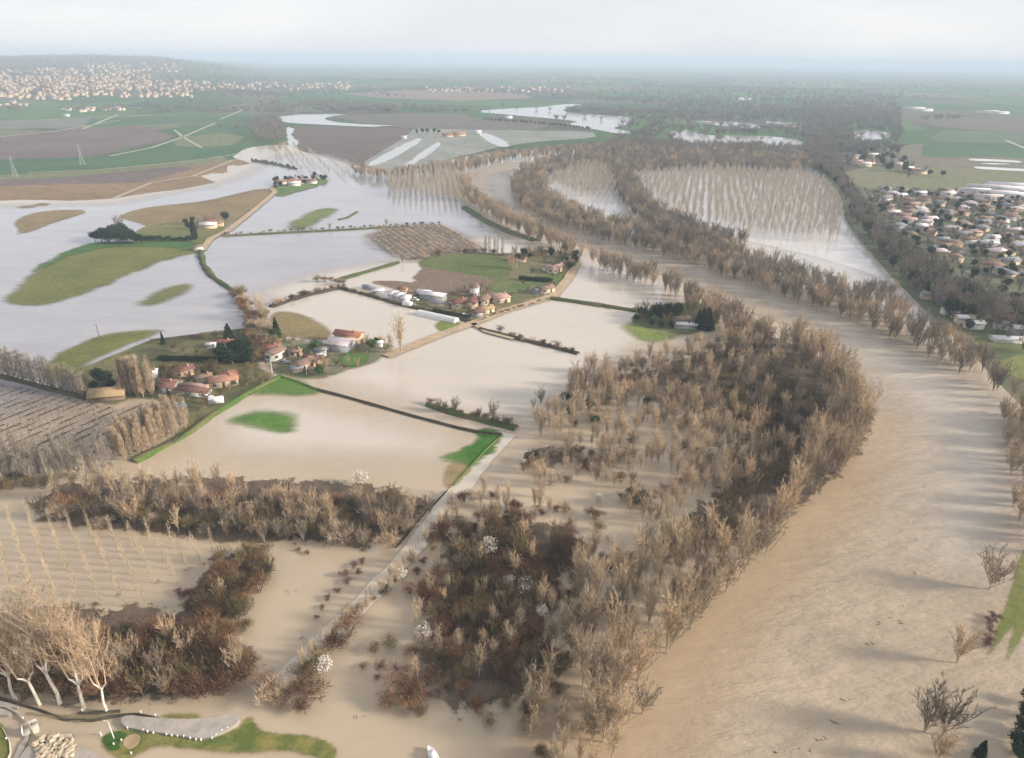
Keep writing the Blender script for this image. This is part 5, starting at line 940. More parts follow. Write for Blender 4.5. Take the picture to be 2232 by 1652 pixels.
def house(px, py, w, d, h, roof, wall, rz, label, kind='gable', pitch=.42, detail=2, name='house', cat='house', chim=True, xy=None, z=.6, group=None):
    x, y = xy if xy is not None else g1(px, py)
    if xy is None: w *= .9; d *= .88; h *= .88
    e = empty(name, (x, y, z), R(rz)); tag(e, label, cat, group)
    link('wall', wall_mesh(w, d, h, pitch, kind, WALL[wall]), e)
    r_ = link('roof', roof_mesh(w, d, h, pitch, kind, ROOF[roof]), e)
    if detail and chim:
        zc = h + d / 2 * pitch; boxes('chimney', [(w * .22, w * .22 + .7, -.9, -.3, zc - .7, zc + .9)], [M_chim], r_)
    if detail > 1:
        n_ = max(2, int(w / 3)); s = w / n_
        for sy in (-1, 1):
            for i in range(n_):
                xc = -w / 2 + s * (i + .5)
                y0, y1 = (sy * d / 2 - .0, sy * (d / 2 + .06)) if sy > 0 else (-d / 2 - .06, -d / 2)
                if i == n_ // 2 and sy < 0: boxes('door', [(xc - .5, xc + .5, y0, y1, 0, 2.1)], [M_door], e); continue
                wn_ = boxes('window', [(xc - .5, xc + .5, y0, y1, .9, 2.1), (xc - .95, xc - .52, y0 - .02 * (sy < 0), y1 + .02 * (sy > 0), .85, 2.15, 1), (xc + .52, xc + .95, y0 - .02 * (sy < 0), y1 + .02 * (sy > 0), .85, 2.15, 1)], [M_win, M_shut], e)
        for sx_ in (-1, 1):
            x0, x1 = (w / 2, w / 2 + .06) if sx_ > 0 else (-w / 2 - .06, -w / 2)
            boxes('window', [(x0, x1, -.5, .5, 1.0, 2.2), (x0, x1 + .02, -1.0, -.52, .95, 2.25, 1), (x0, x1 + .02, .52, 1.0, .95, 2.25, 1)], [M_win, M_shut], e)
    return e
H_ = house
# left village
H_(399, 818, 8.5, 4.6, 3.0, 'dark', 'orange', 38, 'long house with dark red roof and orange gable wall in the left village')
H_(366, 848, 9.5, 7.5, 2.6, 'dark', 'grey', -8, 'broad house with purplish brown roof behind the golden poplars')
H_(489, 838, 11, 6.2, 3.0, 'orange', 'cream', 22, 'house with bright orange tiled roof and cream walls', kind='hip')
H_(504, 829, 6, 5, 3.2, 'red', 'cream', -60, 'red roofed cream wing behind the bright orange roofed house', kind='hip', detail=1)
H_(445, 831, 6, 3.6, 2.5, 'brown', 'cream', 30, 'small brown roofed outbuilding between the two large village houses', detail=1)
H_(425, 860, 13, 4, 2.2, 'dark', 'white', -12, 'long low white walled shed with dark roof by the golden poplars', detail=1, pitch=.22, chim=False, name='shed', cat='shed')
H_(430, 848, 10, 1.6, 2.0, 'pink', 'cream', -10, 'narrow cream walled terrace building behind the long low shed', detail=0, pitch=.2, name='shed', cat='shed')
H_(334, 824, 4, 3.4, 3.2, 'white', 'white', 20, 'small bright white cottage right of the tight poplar clump', detail=1)
H_(489, 754, 8.5, 3.6, 2.4, 'red', 'white', 4, 'red roofed house above the garden hedge of the left village')
H_(462, 758, 4, 2.5, 2, 'white', 'white', 4, 'small white hut left of the house above the garden hedge', detail=0, name='shed', cat='shed')
H_(239, 866, 12.5, 7.5, 2.2, 'thatch', 'brown', 14, 'tan thatch coloured barn at the corner of the vineyard', chim=False, detail=0, pitch=.55, name='barn', cat='barn')
H_(262, 858, 3.4, 2.6, 1.8, 'white', 'white', 20, 'small white shelter against the tan barn', chim=False, detail=0, name='shed', cat='shed')
# hamlet
H_(600, 780, 8, 6, 3.4, 'brown', 'white', 62, 'brown roofed house with white end wall beside the flooded lane')
H_(592, 768, 6.5, 5, 3.0, 'red', 'tan', 10, 'red brown roofed house behind the one beside the flooded lane', detail=1)
H_(645, 775, 5.4, 4, 2.6, 'brown', 'orange', 8, 'small cottage with brown roof in the middle of the hamlet')
H_(664, 802, 8, 5, 3.2, 'brown', 'orange', 50, 'brown roofed house with orange gable at the front of the hamlet')
H_(684, 789, 8, 4.2, 2.6, 'dark', 'tan', -14, 'low dark roofed house behind the front house of the hamlet', detail=1)
H_(648, 810, 4.5, 3.6, 2.2, 'grey', 'tan', 20, 'small grey roofed shed at the front left of the hamlet', detail=0, name='shed', cat='shed')
H_(690, 812, 6, 2.6, 1.8, 'thatch', 'tan', -14, 'low tan shed by the green bush at the front of the hamlet', detail=0, chim=False, name='shed', cat='shed')
H_(744, 760, 10.5, 8.5, 3.6, 'pinkwhite', 'grey', -16, 'large barn with pale pinkish white roof in the hamlet', detail=0, chim=False, pitch=.3, name='barn', cat='barn')
H_(762, 746, 13, 5.6, 4.6, 'red', 'orange', -16, 'long two storey house with red roof and orange gable behind the pale barn')
H_(700, 769, 5, 3, 2, 'grey', 'grey', 10, 'low grey shed at the watery centre of the hamlet', detail=0, chim=False, name='shed', cat='shed')
H_(827, 755, 3, 2.6, 2.2, 'white', 'white', 10, 'tiny white hut at the right end of the hamlet', detail=0, chim=False, name='shed', cat='shed')
# farm village
for k, (a, b) in enumerate(((858, 647), (872, 651), (886, 656))): H_(a, b, 3.2, 7, 2.4, 'white', 'white', -20, 'white roofed poultry shed, ' + ('left', 'middle', 'right')[k] + ' of the three side by side', detail=0, chim=False, pitch=.3, name='poultry_shed', cat='shed', group='row of white sheds')
H_(944, 653, 14, 5.5, 3.4, 'white', 'grey', -20, 'long grey barn with brilliant white roof in the farm village', detail=0, chim=False, pitch=.3, name='barn', cat='barn')
H_(925, 646, 7, 4, 3.0, 'white', 'white', -20, 'white shed joined to the upper end of the long white roofed barn', detail=0, chim=False, name='shed', cat='shed')
H_(958, 668, 12, 3, 2.2, 'grey', 'cream', -20, 'low grey roofed shed below the long white roofed barn', detail=0, chim=False, pitch=.2, name='shed', cat='shed')
H_(999, 669, 9, 6.5, 3.2, 'dark', 'cream', 30, 'house with dark red roof above the clipped dark hedge')
H_(1034, 646, 4.6, 4.4, 6.0, 'brown', 'white', -10, 'tall narrow white house in the farm village')
H_(1014, 642, 9, 3.6, 2.2, 'brown', 'tan', -8, 'low brown roofed shed left of the tall white house', detail=0, chim=False, name='shed', cat='shed')
H_(1029, 668, 9, 6, 3.4, 'dark', 'tan', 75, 'dark roofed house in the centre of the farm village', detail=1)
H_(1054, 662, 8, 6, 3.2, 'brown', 'cream', 60, 'brown roofed house right of the dark roofed centre house')
H_(1057, 682, 8.5, 5, 2.8, 'thatch', 'cream', 30, 'tan roofed house beside the muddy road', detail=2)
H_(1040, 688, 5, 4, 2.4, 'dark', 'grey', 20, 'small dark shed at the road end of the clipped hedge', detail=0, chim=False, name='shed', cat='shed')
H_(1089, 657, 9.5, 7.5, 3.4, 'pink', 'cream', 24, 'large pinkish roofed house with cream walls by the muddy road', kind='hip')
H_(1072, 650, 7, 3, 2.3, 'brown', 'cream', -12, 'low brown roofed wing behind the pinkish roofed house', detail=0, chim=False, name='shed', cat='shed')
H_(878, 637, 5, 3.4, 2.4, 'red', 'orange', -15, 'red roofed shed at the edge of the ploughed field', detail=0, chim=False, name='shed', cat='shed')
H_(898, 643, 4, 3, 2.0, 'pink', 'cream', -15, 'small pale roofed shed right of the red roofed shed', detail=0, chim=False, name='shed', cat='shed')
H_(824, 639, 6.5, 3.2, 1.8, 'white', 'grey', 20, 'low whitish shed at the left tip of the farm village', detail=0, chim=False, pitch=.2, name='shed', cat='shed')
H_(806, 630, 9, 3, 1.4, 'grey', 'grey', -30, 'low grey cold frame shed at the left tip of the farm village', detail=0, chim=False, pitch=.15, name='shed', cat='shed')
H_(1212, 592, 12, 5.4, 3.4, 'pink', 'cream', 48, 'long pink roofed farmhouse with cream wall near the river')
H_(1192, 589, 5, 3, 2.4, 'brown', 'white', 40, 'small white outbuilding left of the long pink roofed farmhouse', detail=0, chim=False, name='shed', cat='shed')
H_(1188, 637, 9.5, 5.6, 2.8, 'brown', 'cream', 32, 'brown roofed house with pale wall at the bend of the muddy road')
H_(1172, 640, 5, 3.6, 2.6, 'blue' if 'blue' in ROOF else 'grey', 'blue', 30, 'blue grey shed left of the house at the road bend', detail=0, chim=False, name='shed', cat='shed')
for k, (a, b, w) in enumerate(((1130, 570, 10), (1175, 556, 9), (1200, 557, 14), (1235, 559, 8))): H_(a, b, w, 4, 2.4, 'brown', 'tan', -4, ('leftmost', 'second', 'longest', 'rightmost')[k] + ' of the low brown roofs among the trees behind the farm', detail=0, chim=False, pitch=.25, name='shed', cat='shed')
H_(1492, 716, 11, 3.4, 2.6, 'white', 'grey', -4, 'low house with white roof between the dark conifers by the river', detail=1, chim=False, pitch=.15)
H_(1484, 706, 9, 5, 3.0, 'brown', 'tan', -4, 'brown roofed house behind the low white roofed one by the river', detail=1)
# glasshouse
A, B = np.array(g1(912, 684)), np.array(g1(995, 702)); c_ = (A + B) / 2; ang = math.atan2(*(B - A)[::-1]); Lg = np.linalg.norm(B - A)
e = empty('greenhouse', (c_[0], c_[1], .5), ang); tag(e, 'long low white plastic tunnel greenhouse standing in the flood below the clipped hedge', 'greenhouse')
th = np.linspace(0, math.pi, 9); xs = np.linspace(-Lg / 2, Lg / 2, 13)
V = np.array([(x, -2.3 * math.cos(t), -.3 + 2.4 * math.sin(t)) for x in xs for t in th]); F = [(i * 9 + j, i * 9 + j + 1, (i + 1) * 9 + j + 1, (i + 1) * 9 + j) for i in range(12) for j in range(8)]
link('cover', np_mesh('cover', V, np.array(F), [M_glassh], smooth=True), e)
for s_, nm in ((-1, 'end_wall'), (1, 'end_wall')):
    Ve = [(s_ * Lg / 2, -2.3 * math.cos(t), -.3 + 2.4 * math.sin(t)) for t in th] + [(s_ * Lg / 2, 0, -.3)]
    link(nm, np_mesh(nm, np.array(Ve), np.array([(i, i + 1, 9) for i in range(8)]), [M_whitep]), e)
# second greenhouse at the far right bank
e = H_(2200, 744, 17, 6, 1.6, 'white', 'white', -6, 'long white greenhouse on the meadow at the right frame edge', detail=0, chim=False, pitch=.25, name='greenhouse', cat='greenhouse')
# island farm, far island farm
for a, b, w, r_, wl_, lb in ((447, 494, 9, 'brown', 'cream', 'brown roofed house left in the island farm'), (462, 490, 7, 'red', 'orange', 'reddish house in the middle of the island farm'), (476, 493, 8, 'brown', 'orange', 'orange walled house at the right of the island farm'), (455, 497, 12, 'white', 'cream', 'long pale shed in front of the island farm'), (433, 546, 6, 'brown', 'white', 'small white hut at the tip of the large grass island'),
                             (612, 402, 12, 'brown', 'white', 'leftmost house of the far island farm'), (632, 401, 14, 'red', 'cream', 'red roofed house of the far island farm'), (650, 400, 12, 'brown', 'cream', 'middle house of the far island farm'), (665, 399, 12, 'orange', 'cream', 'orange roofed house of the far island farm'), (680, 400, 10, 'brown', 'white', 'rightmost house of the far island farm'), (642, 405, 12, 'white', 'white', 'white shed in front of the far island farm'),
                             (1000, 296, 22, 'orange', 'cream', 'long orange roofed farm on the far plain'), (975, 298, 18, 'red', 'cream', 'red roofed farm on the far plain'), (1040, 290, 14, 'white', 'white', 'white house on the far plain'), (1108, 258, 16, 'white', 'white', 'tiny white house on the plain above the far hedge'), (880, 302, 9, 'white', 'white', 'tiny white hut in the dark far field'), (145, 254, 12, 'white', 'white', 'tiny white house at the left on the far plain')):
    H_(a, b, w, w * .55, 3.0, r_, wl_, 8 + (a % 5) * 5, lb, detail=0, z=.7)
# riverside houses at the right
for a, b, w, r_, wl_, rz, lb in ((2066, 664, 9, 'white', 'blue', 0, 'pale green roofed hall at the top of the riverside houses'), (2113, 668, 10, 'brown', 'white', -20, 'brown roofed white house at the edge of the dark belt'), (2138, 684, 14, 'dark', 'white', -25, 'large house with dark red roof and white gable by the river'), (2175, 694, 12, 'brown', 'pinkish' if 'pinkish' in WALL else 'cream', -25, 'brown roofed cream house right of the large white gabled one'), (2062, 684, 6, 'pink', 'white', 10, 'small white house at the left end of the riverside gardens'), (2087, 692, 7, 'white', 'white', -30, 'white shed in the riverside gardens'), (2098, 704, 8, 'white', 'cream', -4, 'pale low shed below the riverside gardens'), (2195, 706, 10, 'dark', 'cream', -20, 'dark roofed house near the right frame edge'), (2215, 714, 9, 'brown', 'white', -30, 'brown roofed white house at the right frame edge'), (2186, 718, 9, 'grey', 'white', -25, 'grey roofed white house below the dark roofed one'), (2120, 716, 8, 'white', 'white', 0, 'long white shed in the lowest riverside garden'), (2226, 728, 10, 'white', 'grey', -8, 'grey shed above the long white greenhouse'),
                                 (2024, 652, 9, 'grey', 'tan', -15, 'grey roofed shed among the trees of the dark belt')):
    H_(a, b, w, w * .55, 3.2, r_, wl_, rz, lb, detail=1, z=.8)
# houses of the right town
hp = scatter([(1884, 416), (2040, 417), (2231, 430), (2330, 440), (2330, 640), (2231, 640), (2130, 600), (2040, 570), (2000, 540), (1930, 480)], 17.5, .42)
cols = ['brown', 'pink', 'brown', 'brown', 'white', 'grey', 'grey', 'pinkwhite']; wls = ['cream', 'white', 'tan', 'grey', 'tan']
qx, qy = PX(hp[:, 0], hp[:, 1])
for i, p in enumerate(hp):
    rc = cols[RNG.integers(8)]; part = ('upper' if qy[i] < 460 else 'middle' if qy[i] < 540 else 'lower') + ' ' + ('left' if qx[i] < 2040 else 'middle' if qx[i] < 2140 else 'right')
    word = dict(brown='brown', pink='pale pink', orange='orange', white='white', grey='grey', pinkwhite='pinkish white')[rc]
    H_(0, 0, 7 + 5 * RNG.random(), 5.5 + 1.4 * RNG.random(), 2.7 + .8 * RNG.random(), rc, wls[RNG.integers(5)], -15 + 30 * RNG.random() + 90 * (RNG.random() < .3), word + ' roofed house in the ' + part + ' part of the right town', kind='hip' if RNG.random() < .4 else 'gable', detail=0, xy=p, z=.6, group='houses of the right town')
for k, (a, b, w) in enumerate(((2150, 415, 40), (2185, 418, 46), (2215, 412, 60), (2170, 428, 36), (2200, 432, 40), (2225, 424, 40), (2150, 436, 24), (2120, 422, 28))):
    H_(a, b, w, w * .38, 5, 'white' if k % 3 else 'pinkwhite', 'white', -18 + k, ('first', 'second', 'third', 'fourth', 'fifth', 'sixth', 'seventh', 'eighth')[k] + ' of the white warehouses at the upper right edge of town', detail=0, chim=False, pitch=.12, name='warehouse', cat='warehouse', group='white warehouses')
for a, b, c2, lb in ((1850, 353, 'brown', 'left'), (1866, 357, 'pink', 'second'), (1884, 362, 'white', 'third'), (1895, 356, 'orange', 'fourth'), (1960, 364, 'white', 'fifth'), (1976, 372, 'white', 'sixth'), (1990, 376, 'orange', 'seventh'), (2004, 378, 'grey', 'eighth'), (1900, 342, 'white', 'ninth'), (1860, 345, 'grey', 'tenth'), (1950, 360, 'brown', 'eleventh'), (1876, 338, 'pink', 'twelfth')):
    H_(a, b, 14, 8, 3.4, c2, 'cream', 5, lb + ' of the scattered ' + c2 + ' roofed houses among trees on the far right', detail=0, group='scattered far right houses')
for a, b, w in ((1990, 238, 60), (2010, 242, 50), (2150, 246, 60), (2175, 248, 50)): H_(a, b, w, 18, 5, 'white', 'white', 6, 'tiny white hall on the far right plain', detail=0, chim=False, pitch=.1, name='warehouse', cat='warehouse', group='far white halls')
# far left town: the nearest houses one by one, the others as one mass
tn = []
for x0, x1, y0, y1, nn in ((-40, 420, 186, 214, 200), (-40, 330, 170, 190, 220), (100, 420, 178, 200, 130), (-40, 330, 152, 172, 110), (420, 760, 181, 198, 110), (180, 400, 140, 160, 60), (-20, 60, 228, 234, 8), (120, 290, 238, 246, 18), (40, 160, 213, 219, 16), (900, 1260, 190, 203, 30), (960, 1080, 195, 201, 20), (1100, 1900, 165, 190, 40)):
    a = x0 + (x1 - x0) * RNG.random(nn); b = y0 + (y1 - y0) * RNG.random(nn); tn.append(np.stack([a, b], 1))
tn = np.concatenate(tn)
def hill_point(px, py):
    d = _f * FPX + (px - CX) * _r + (CY - py) * _u; t = 400.0 / np.linalg.norm(d)
    for _ in range(260):
        p = d * t; 
        if CAMZ + p[2] < float(hill_h(p[0], p[1])) or CAMZ + p[2] < 0: break
        t *= 1.014
    return p[0], p[1], max(0, float(hill_h(p[0], p[1])))
pts3 = [hill_point(a, b) for a, b in tn]
dist = np.array([math.hypot(p[0], p[1]) for p in pts3]); order = np.argsort(dist); near, rest_ = order[:24], order[24:]
wd = ['bright', 'pale', 'cream']
for i in near:
    p = pts3[i]; x_ = tn[i][0]; rc = ['orange', 'pink', 'white', 'pinkwhite', 'brown'][RNG.integers(5)]
    H_(0, 0, 9 + 7 * RNG.random(), 7, 3.6, rc, ['white', 'cream'][RNG.integers(2)], RNG.random() * 180, rc.replace('pinkwhite', 'pinkish white') + ' roofed house at the near edge of the hazy left town', detail=0, xy=p[:2], z=p[2] - .3, group='near edge of the left town')
V = []; F = []; MI = []
for i in rest_:
    p = pts3[i]; w, d, h = 8 + 10 * RNG.random(), 7.5, 3.5 + 3 * RNG.random(); a = RNG.random() * 3.14; ca, sa = math.cos(a), math.sin(a); k0 = len(V)
    for lx, ly, lz in ((-w/2, -d/2, -2), (w/2, -d/2, -2), (w/2, d/2, -2), (-w/2, d/2, -2), (-w/2, -d/2, h), (w/2, -d/2, h), (w/2, d/2, h), (-w/2, d/2, h), (-w/2, 0, h + 2.6), (w/2, 0, h + 2.6)): V.append((p[0] + lx * ca - ly * sa, p[1] + lx * sa + ly * ca, p[2] + lz))
    F += [(k0, k0 + 1, k0 + 5, k0 + 4), (k0 + 1, k0 + 2, k0 + 6, k0 + 5), (k0 + 2, k0 + 3, k0 + 7, k0 + 6), (k0 + 3, k0, k0 + 4, k0 + 7), (k0 + 4, k0 + 5, k0 + 9, k0 + 8), (k0 + 6, k0 + 7, k0 + 8, k0 + 9), (k0 + 5, k0 + 6, k0 + 9, k0 + 9), (k0 + 7, k0 + 4, k0 + 8, k0 + 8)]
    rr = int(RNG.integers(1, 5)); MI += [0] * 4 + [rr] * 2 + [0] * 2
F = np.array(F); quad = F[:, 2] != F[:, 3]
me = np_mesh('far_town_houses', np.array(V), [F[quad], F[~quad][:, :3]], [WALL['tan'], ROOF['pink'], ROOF['brown'], ROOF['brown'], ROOF['grey']], np.concatenate([np.array(MI)[quad], np.array(MI)[~quad]]))
tag(link('far_town_houses', me), 'mass of pale houses spread over the hazy hillside at the left', 'houses', None, 'stuff')

# ---- vineyard and orchard rows
def row_segments(poly_px, a, b, sp):
    poly = G([p for p, q in poly_px], [q for p, q in poly_px]); A, B = np.array(g1(*a)), np.array(g1(*b)); u_ = (B - A) / np.linalg.norm(B - A); v_ = np.array([-u_[1], u_[0]]); c = poly.mean(0)
    t = (poly - c) @ v_; s = (poly - c) @ u_; o_ = []
    for tt in np.arange(t.min() + sp / 2, t.max(), sp):
        ss_ = np.arange(s.min(), s.max(), 0.5); P = c + ss_[:, None] * u_ + tt * v_; ins = inside(P, poly)
        if ins.sum() > 6: o_.append(P[ins])
    return o_, u_, v_
M_vine = plant_mat('vine_canes', (.13, .10, .085), (.20, .16, .13)); M_debris = plant_mat('dark_flood_debris', (.025, .02, .018), (.06, .05, .04))
VY = [(-90, 828), (0, 836), (190, 872), (262, 892), (330, 876), (385, 888), (300, 935), (235, 962), (232, 990), (-90, 1010)]
segs, u_, v_ = row_segments(VY, (60, 940), (195, 883), 1.9)
nseg = len(segs)
for i, P in enumerate(segs):
    c0 = P.mean(0); tmv = TM(); n_ = len(P) * 9
    k = RNG.integers(0, len(P), n_); B_ = np.concatenate([P[k] - c0 + u_ * (RNG.random((n_, 1)) - .5) * .6 + v_ * RNG.normal(size=(n_, 1)) * .10, RNG.random((n_, 1)) * .7], 1)
    D_ = np.concatenate([RNG.normal(size=(n_, 2)) * .28, .45 + .45 * RNG.random((n_, 1))], 1)
    tmv.slivers(B_, D_, .055, RNG)
    for p in P[::4]: tmv.tube([[p[0] - c0[0], p[1] - c0[1], -.3], [p[0] - c0[0], p[1] - c0[1], 1.25]], [.05, .04], 3)
    r_ = empty('vine_row', (c0[0], c0[1], .3)); pos = i / nseg
    tag(r_, 'row of bare vines' + (' with dark debris' if i % 2 else '') + (' in the nearest third', ' in the middle third', ' in the farthest third')[min(2, i * 3 // nseg)] + ' of the flooded vineyard', 'vine row', 'rows of the flooded vineyard')
    link('vines', tmv.mesh('vines', M_vine), r_)
    td = TM(); dens = .75 + .5 * math.sin(i * 1.9) * math.sin(i * .7)
    sel = P[(np.sin(np.arange(len(P)) * .21 + i * 1.3) + RNG.normal(size=len(P)) * .5) > .5 - dens]
    if len(sel) > 3 and i % 2:
        n2 = len(sel) * 12; kk = RNG.integers(0, len(sel), n2); B_ = np.concatenate([sel[kk] - c0 + u_ * (RNG.random((n2, 1)) - .5) + v_ * (RNG.normal(size=(n2, 1)) * .12), RNG.random((n2, 1)) * .25], 1)
        td.leaves(B_, .16, RNG); tag(link('caught_debris', td.mesh('caught_debris', M_debris), r_), kind='stuff')
OR = [(792, 515), (850, 495), (965, 489), (1058, 548), (975, 558), (905, 568), (868, 562)]


# ---- park at the lower left
def slab(name, pts, mat, z0, z1, kind='structure', label=None, cat=None, k=1):
    p = smooth_poly(pts, k) if k else np.array(pts, float); P = G(p[:, 0], p[:, 1], z1); n_ = len(P)
    a_ = 0.5 * np.sum(P[:, 0] * np.roll(P[:, 1], -1) - np.roll(P[:, 0], -1) * P[:, 1])
    if a_ < 0: P = P[::-1]
    import bmesh
    bm = bmesh.new(); top = [bm.verts.new((x, y, z1)) for x, y in P]; bot = [bm.verts.new((x, y, z0)) for x, y in P]
    bm.faces.new(top)
    for i in range(n_): bm.faces.new((bot[i], bot[(i + 1) % n_], top[(i + 1) % n_], top[i]))
    bmesh.ops.triangulate(bm, faces=[f for f in bm.faces if len(f.verts) > 4])
    me = bpy.data.meshes.new(name); bm.to_mesh(me); bm.free(); me.materials.append(mat)
    o = link(name, me); tag(o, label, cat, None, kind); return o
PG = ((0.10, 0.13, 0.03), (0.22, 0.19, 0.06))
island('park_grass', [(219, 1612), (232, 1597), (262, 1589), (300, 1594), (350, 1602), (430, 1614), (478, 1606), (522, 1580), (545, 1556), (562, 1588), (620, 1602), (690, 1604), (735, 1622), (725, 1665), (660, 1640), (600, 1632), (540, 1638), (480, 1640), (420, 1630), (360, 1622), (320, 1632), (270, 1660), (238, 1640)], *PG, soft=.8, amp=1.6, nscale=.3, sc=(.5, 1.2, 1), scale=.25, fine=1.6, z=.62)
island('park_grass', [(219, 1612), (235, 1597), (262, 1592), (280, 1604), (258, 1612), (262, 1636), (240, 1636)], (.035, .085, .015), (.06, .12, .02), soft=.4, amp=.4, nscale=.4, z=.7)
island('park_grass', [(340, 1560), (380, 1552), (440, 1556), (430, 1566), (380, 1566)], *PG, soft=.8, amp=.8, nscale=.4)
island('park_grass', [(-60, 1560), (2, 1570), (18, 1608), (22, 1660), (-60, 1700)], *PG, soft=.3, amp=.4, nscale=.4)
island('park_sand', [(266, 1620), (275, 1604), (295, 1597), (308, 1606), (300, 1625), (280, 1636)], (.36, .26, .15), (.42, .30, .18), soft=.2, amp=.1, z=.8, step=3)
island('reed_edge', [(40, 1552), (110, 1556), (185, 1560), (235, 1552), (262, 1552), (235, 1566), (180, 1572), (110, 1566)], (.15, .13, .07), (.24, .19, .11), soft=.6, amp=1.2, nscale=.4, z=.55, step=4)
slab('pavement', [(262, 1566), (277, 1557), (325, 1563), (400, 1567), (457, 1564), (507, 1554), (522, 1562), (518, 1577), (475, 1600), (450, 1610), (400, 1604), (350, 1596), (287, 1587), (267, 1580)], M_conc, -.2, 1.05)
slab('path', [(30, 1690), (42, 1650), (62, 1622), (100, 1607), (150, 1604), (160, 1622), (195, 1632), (235, 1660), (240, 1700)], M_conc, -.2, .75)
slab('path', [(-40, 1522), (0, 1526), (40, 1538), (36, 1543), (-40, 1536)], M_conc, -.2, .8)
slab('path', [(-40, 1538), (0, 1541), (32, 1556), (12, 1560), (-40, 1552)], M_conc, -.2, .8)
slab('path', [(15, 1690), (40, 1625), (52, 1610), (60, 1600), (64, 1606), (44, 1650), (36, 1690)], M_conc, -.2, .6)
strip('kerb', [(-20, 1533), (14, 1540), (38, 1552), (52, 1568)], .25, M_kerb, .85, h=.12)
strip('kerb', [(60, 1570), (66, 1585), (74, 1600)], .3, M_kerb, .9, h=.2)
strip('kerb', [(100, 1608), (125, 1603), (158, 1601)], .35, M_kerb, .9, h=.2)
strip('kerb', [(160, 1640), (150, 1625), (158, 1608)], .35, M_kerb, .95, h=.2)
strip('kerb', [(5, 1585), (20, 1615), (22, 1640), (12, 1665)], .2, M_kerb, .8, h=.1)
for pts in ([(-30, 1512), (30, 1530), (90, 1548), (140, 1568), (200, 1570), (262, 1558), (300, 1556), (345, 1566)], [(170, 1554), (230, 1552), (262, 1549)]): strip('low_bank', pts, .7, M_dark, .5, h=.25, wob=.3, seg=1.5)
for pts in ([(640, 330), (650, 325)],): pass
e = empty('viewing_platform', (*g1(66, 1592), .6), R(35)); tag(e, 'small tan stone platform with white rail beside the flooded park path', 'platform')
boxes('deck', [(-1.0, 1.3, -1.0, 1.0, -.5, .35)], [M_kerb], e)
boxes('rail', [(-1.05, -.95, -1, 1, .35, 1.2), (-1.05, 1.2, .94, 1.0, 1.0, 1.1), (-1.05, 1.2, .94, 1.0, .65, .72), (1.14, 1.2, .94, 1.0, .35, 1.1)], [M_whitep], e)
# bollards
def z4(a, b): return a * .25, 1253.7 + b * .25
first = None
def bollard(px, py, label, z=.5):
    global first
    x, y = g1(px, py)
    if first is None:
        e = empty('bollard', (x, y, z)); t1 = TM(); t1.tube([[0, 0, -.3], [0, 0, .4], [0, 0, .48]], [.11, .10, .10], 10); link('post', t1.mesh('post', M_whitep), e)
        t2 = TM(); t2.tube([[0, 0, .47], [0, 0, .53], [0, 0, .62], [0, 0, .68]], [.12, .16, .14, .02], 10); link('cap', t2.mesh('cap', M_whitep), e); first = e
    else:
        e = first.copy(); COL.objects.link(e); e.location = (x, y, z)
        for c in list(first.children): q = c.copy(); COL.objects.link(q); q.parent = e
    tag(e, label, 'bollard', 'white bollards of the park')
for k, (a, b) in enumerate(((1115, 1342), (1250, 1362), (1290, 1376), (1340, 1386), (1455, 1400), (1500, 1408), (1550, 1411), (1605, 1416), (1660, 1431), (1712, 1444), (1755, 1446), (1850, 1431), (1885, 1404), (1935, 1366), (1985, 1344))):
    bollard(*z4(a, b), 'white bollard number %d from the left along the lower edge of the grey terrace' % (k + 1))
for a, b, t in ((205, 1258, 'at the curved path by the stone platform'), (718, 1184, 'below the fourth white trunked tree'), (348, 1120, 'below the second white trunked tree'), (1230, 1203, 'above the grey terrace, left'), (1355, 1228, 'above the grey terrace, right'), (880, 1388, 'at the left tip of the dark lawn'), (995, 1483, 'beside the round sandy patch, left'), (1062, 1448, 'on the edge of the round sandy patch'), (1148, 1562, 'below the round sandy patch'), (60, 1435, 'on the lawn at the left frame edge')):
    bollard(*z4(a, b), 'white bollard ' + t)
def lamp(px, py, h, label):
    e = empty('street_lamp', (*g1(px, py), .5)); tag(e, label, 'street lamp')
    t1 = TM(); t1.tube([[0, 0, -.3], [0, 0, h * .6], [0, 0, h]], [.09, .07, .05], 8); link('pole', t1.mesh('pole', M_whitep), e)
    t2 = TM(); t2.tube([[0, 0, h], [-.35, 0, h + .12], [-.7, 0, h + .1]], [.05, .05, .12], 6); link('lamp_head', t2.mesh('lamp_head', M_whitep), e)
lamp(249, 1611, 4.6, 'thin white lamp post on the dark park lawn')
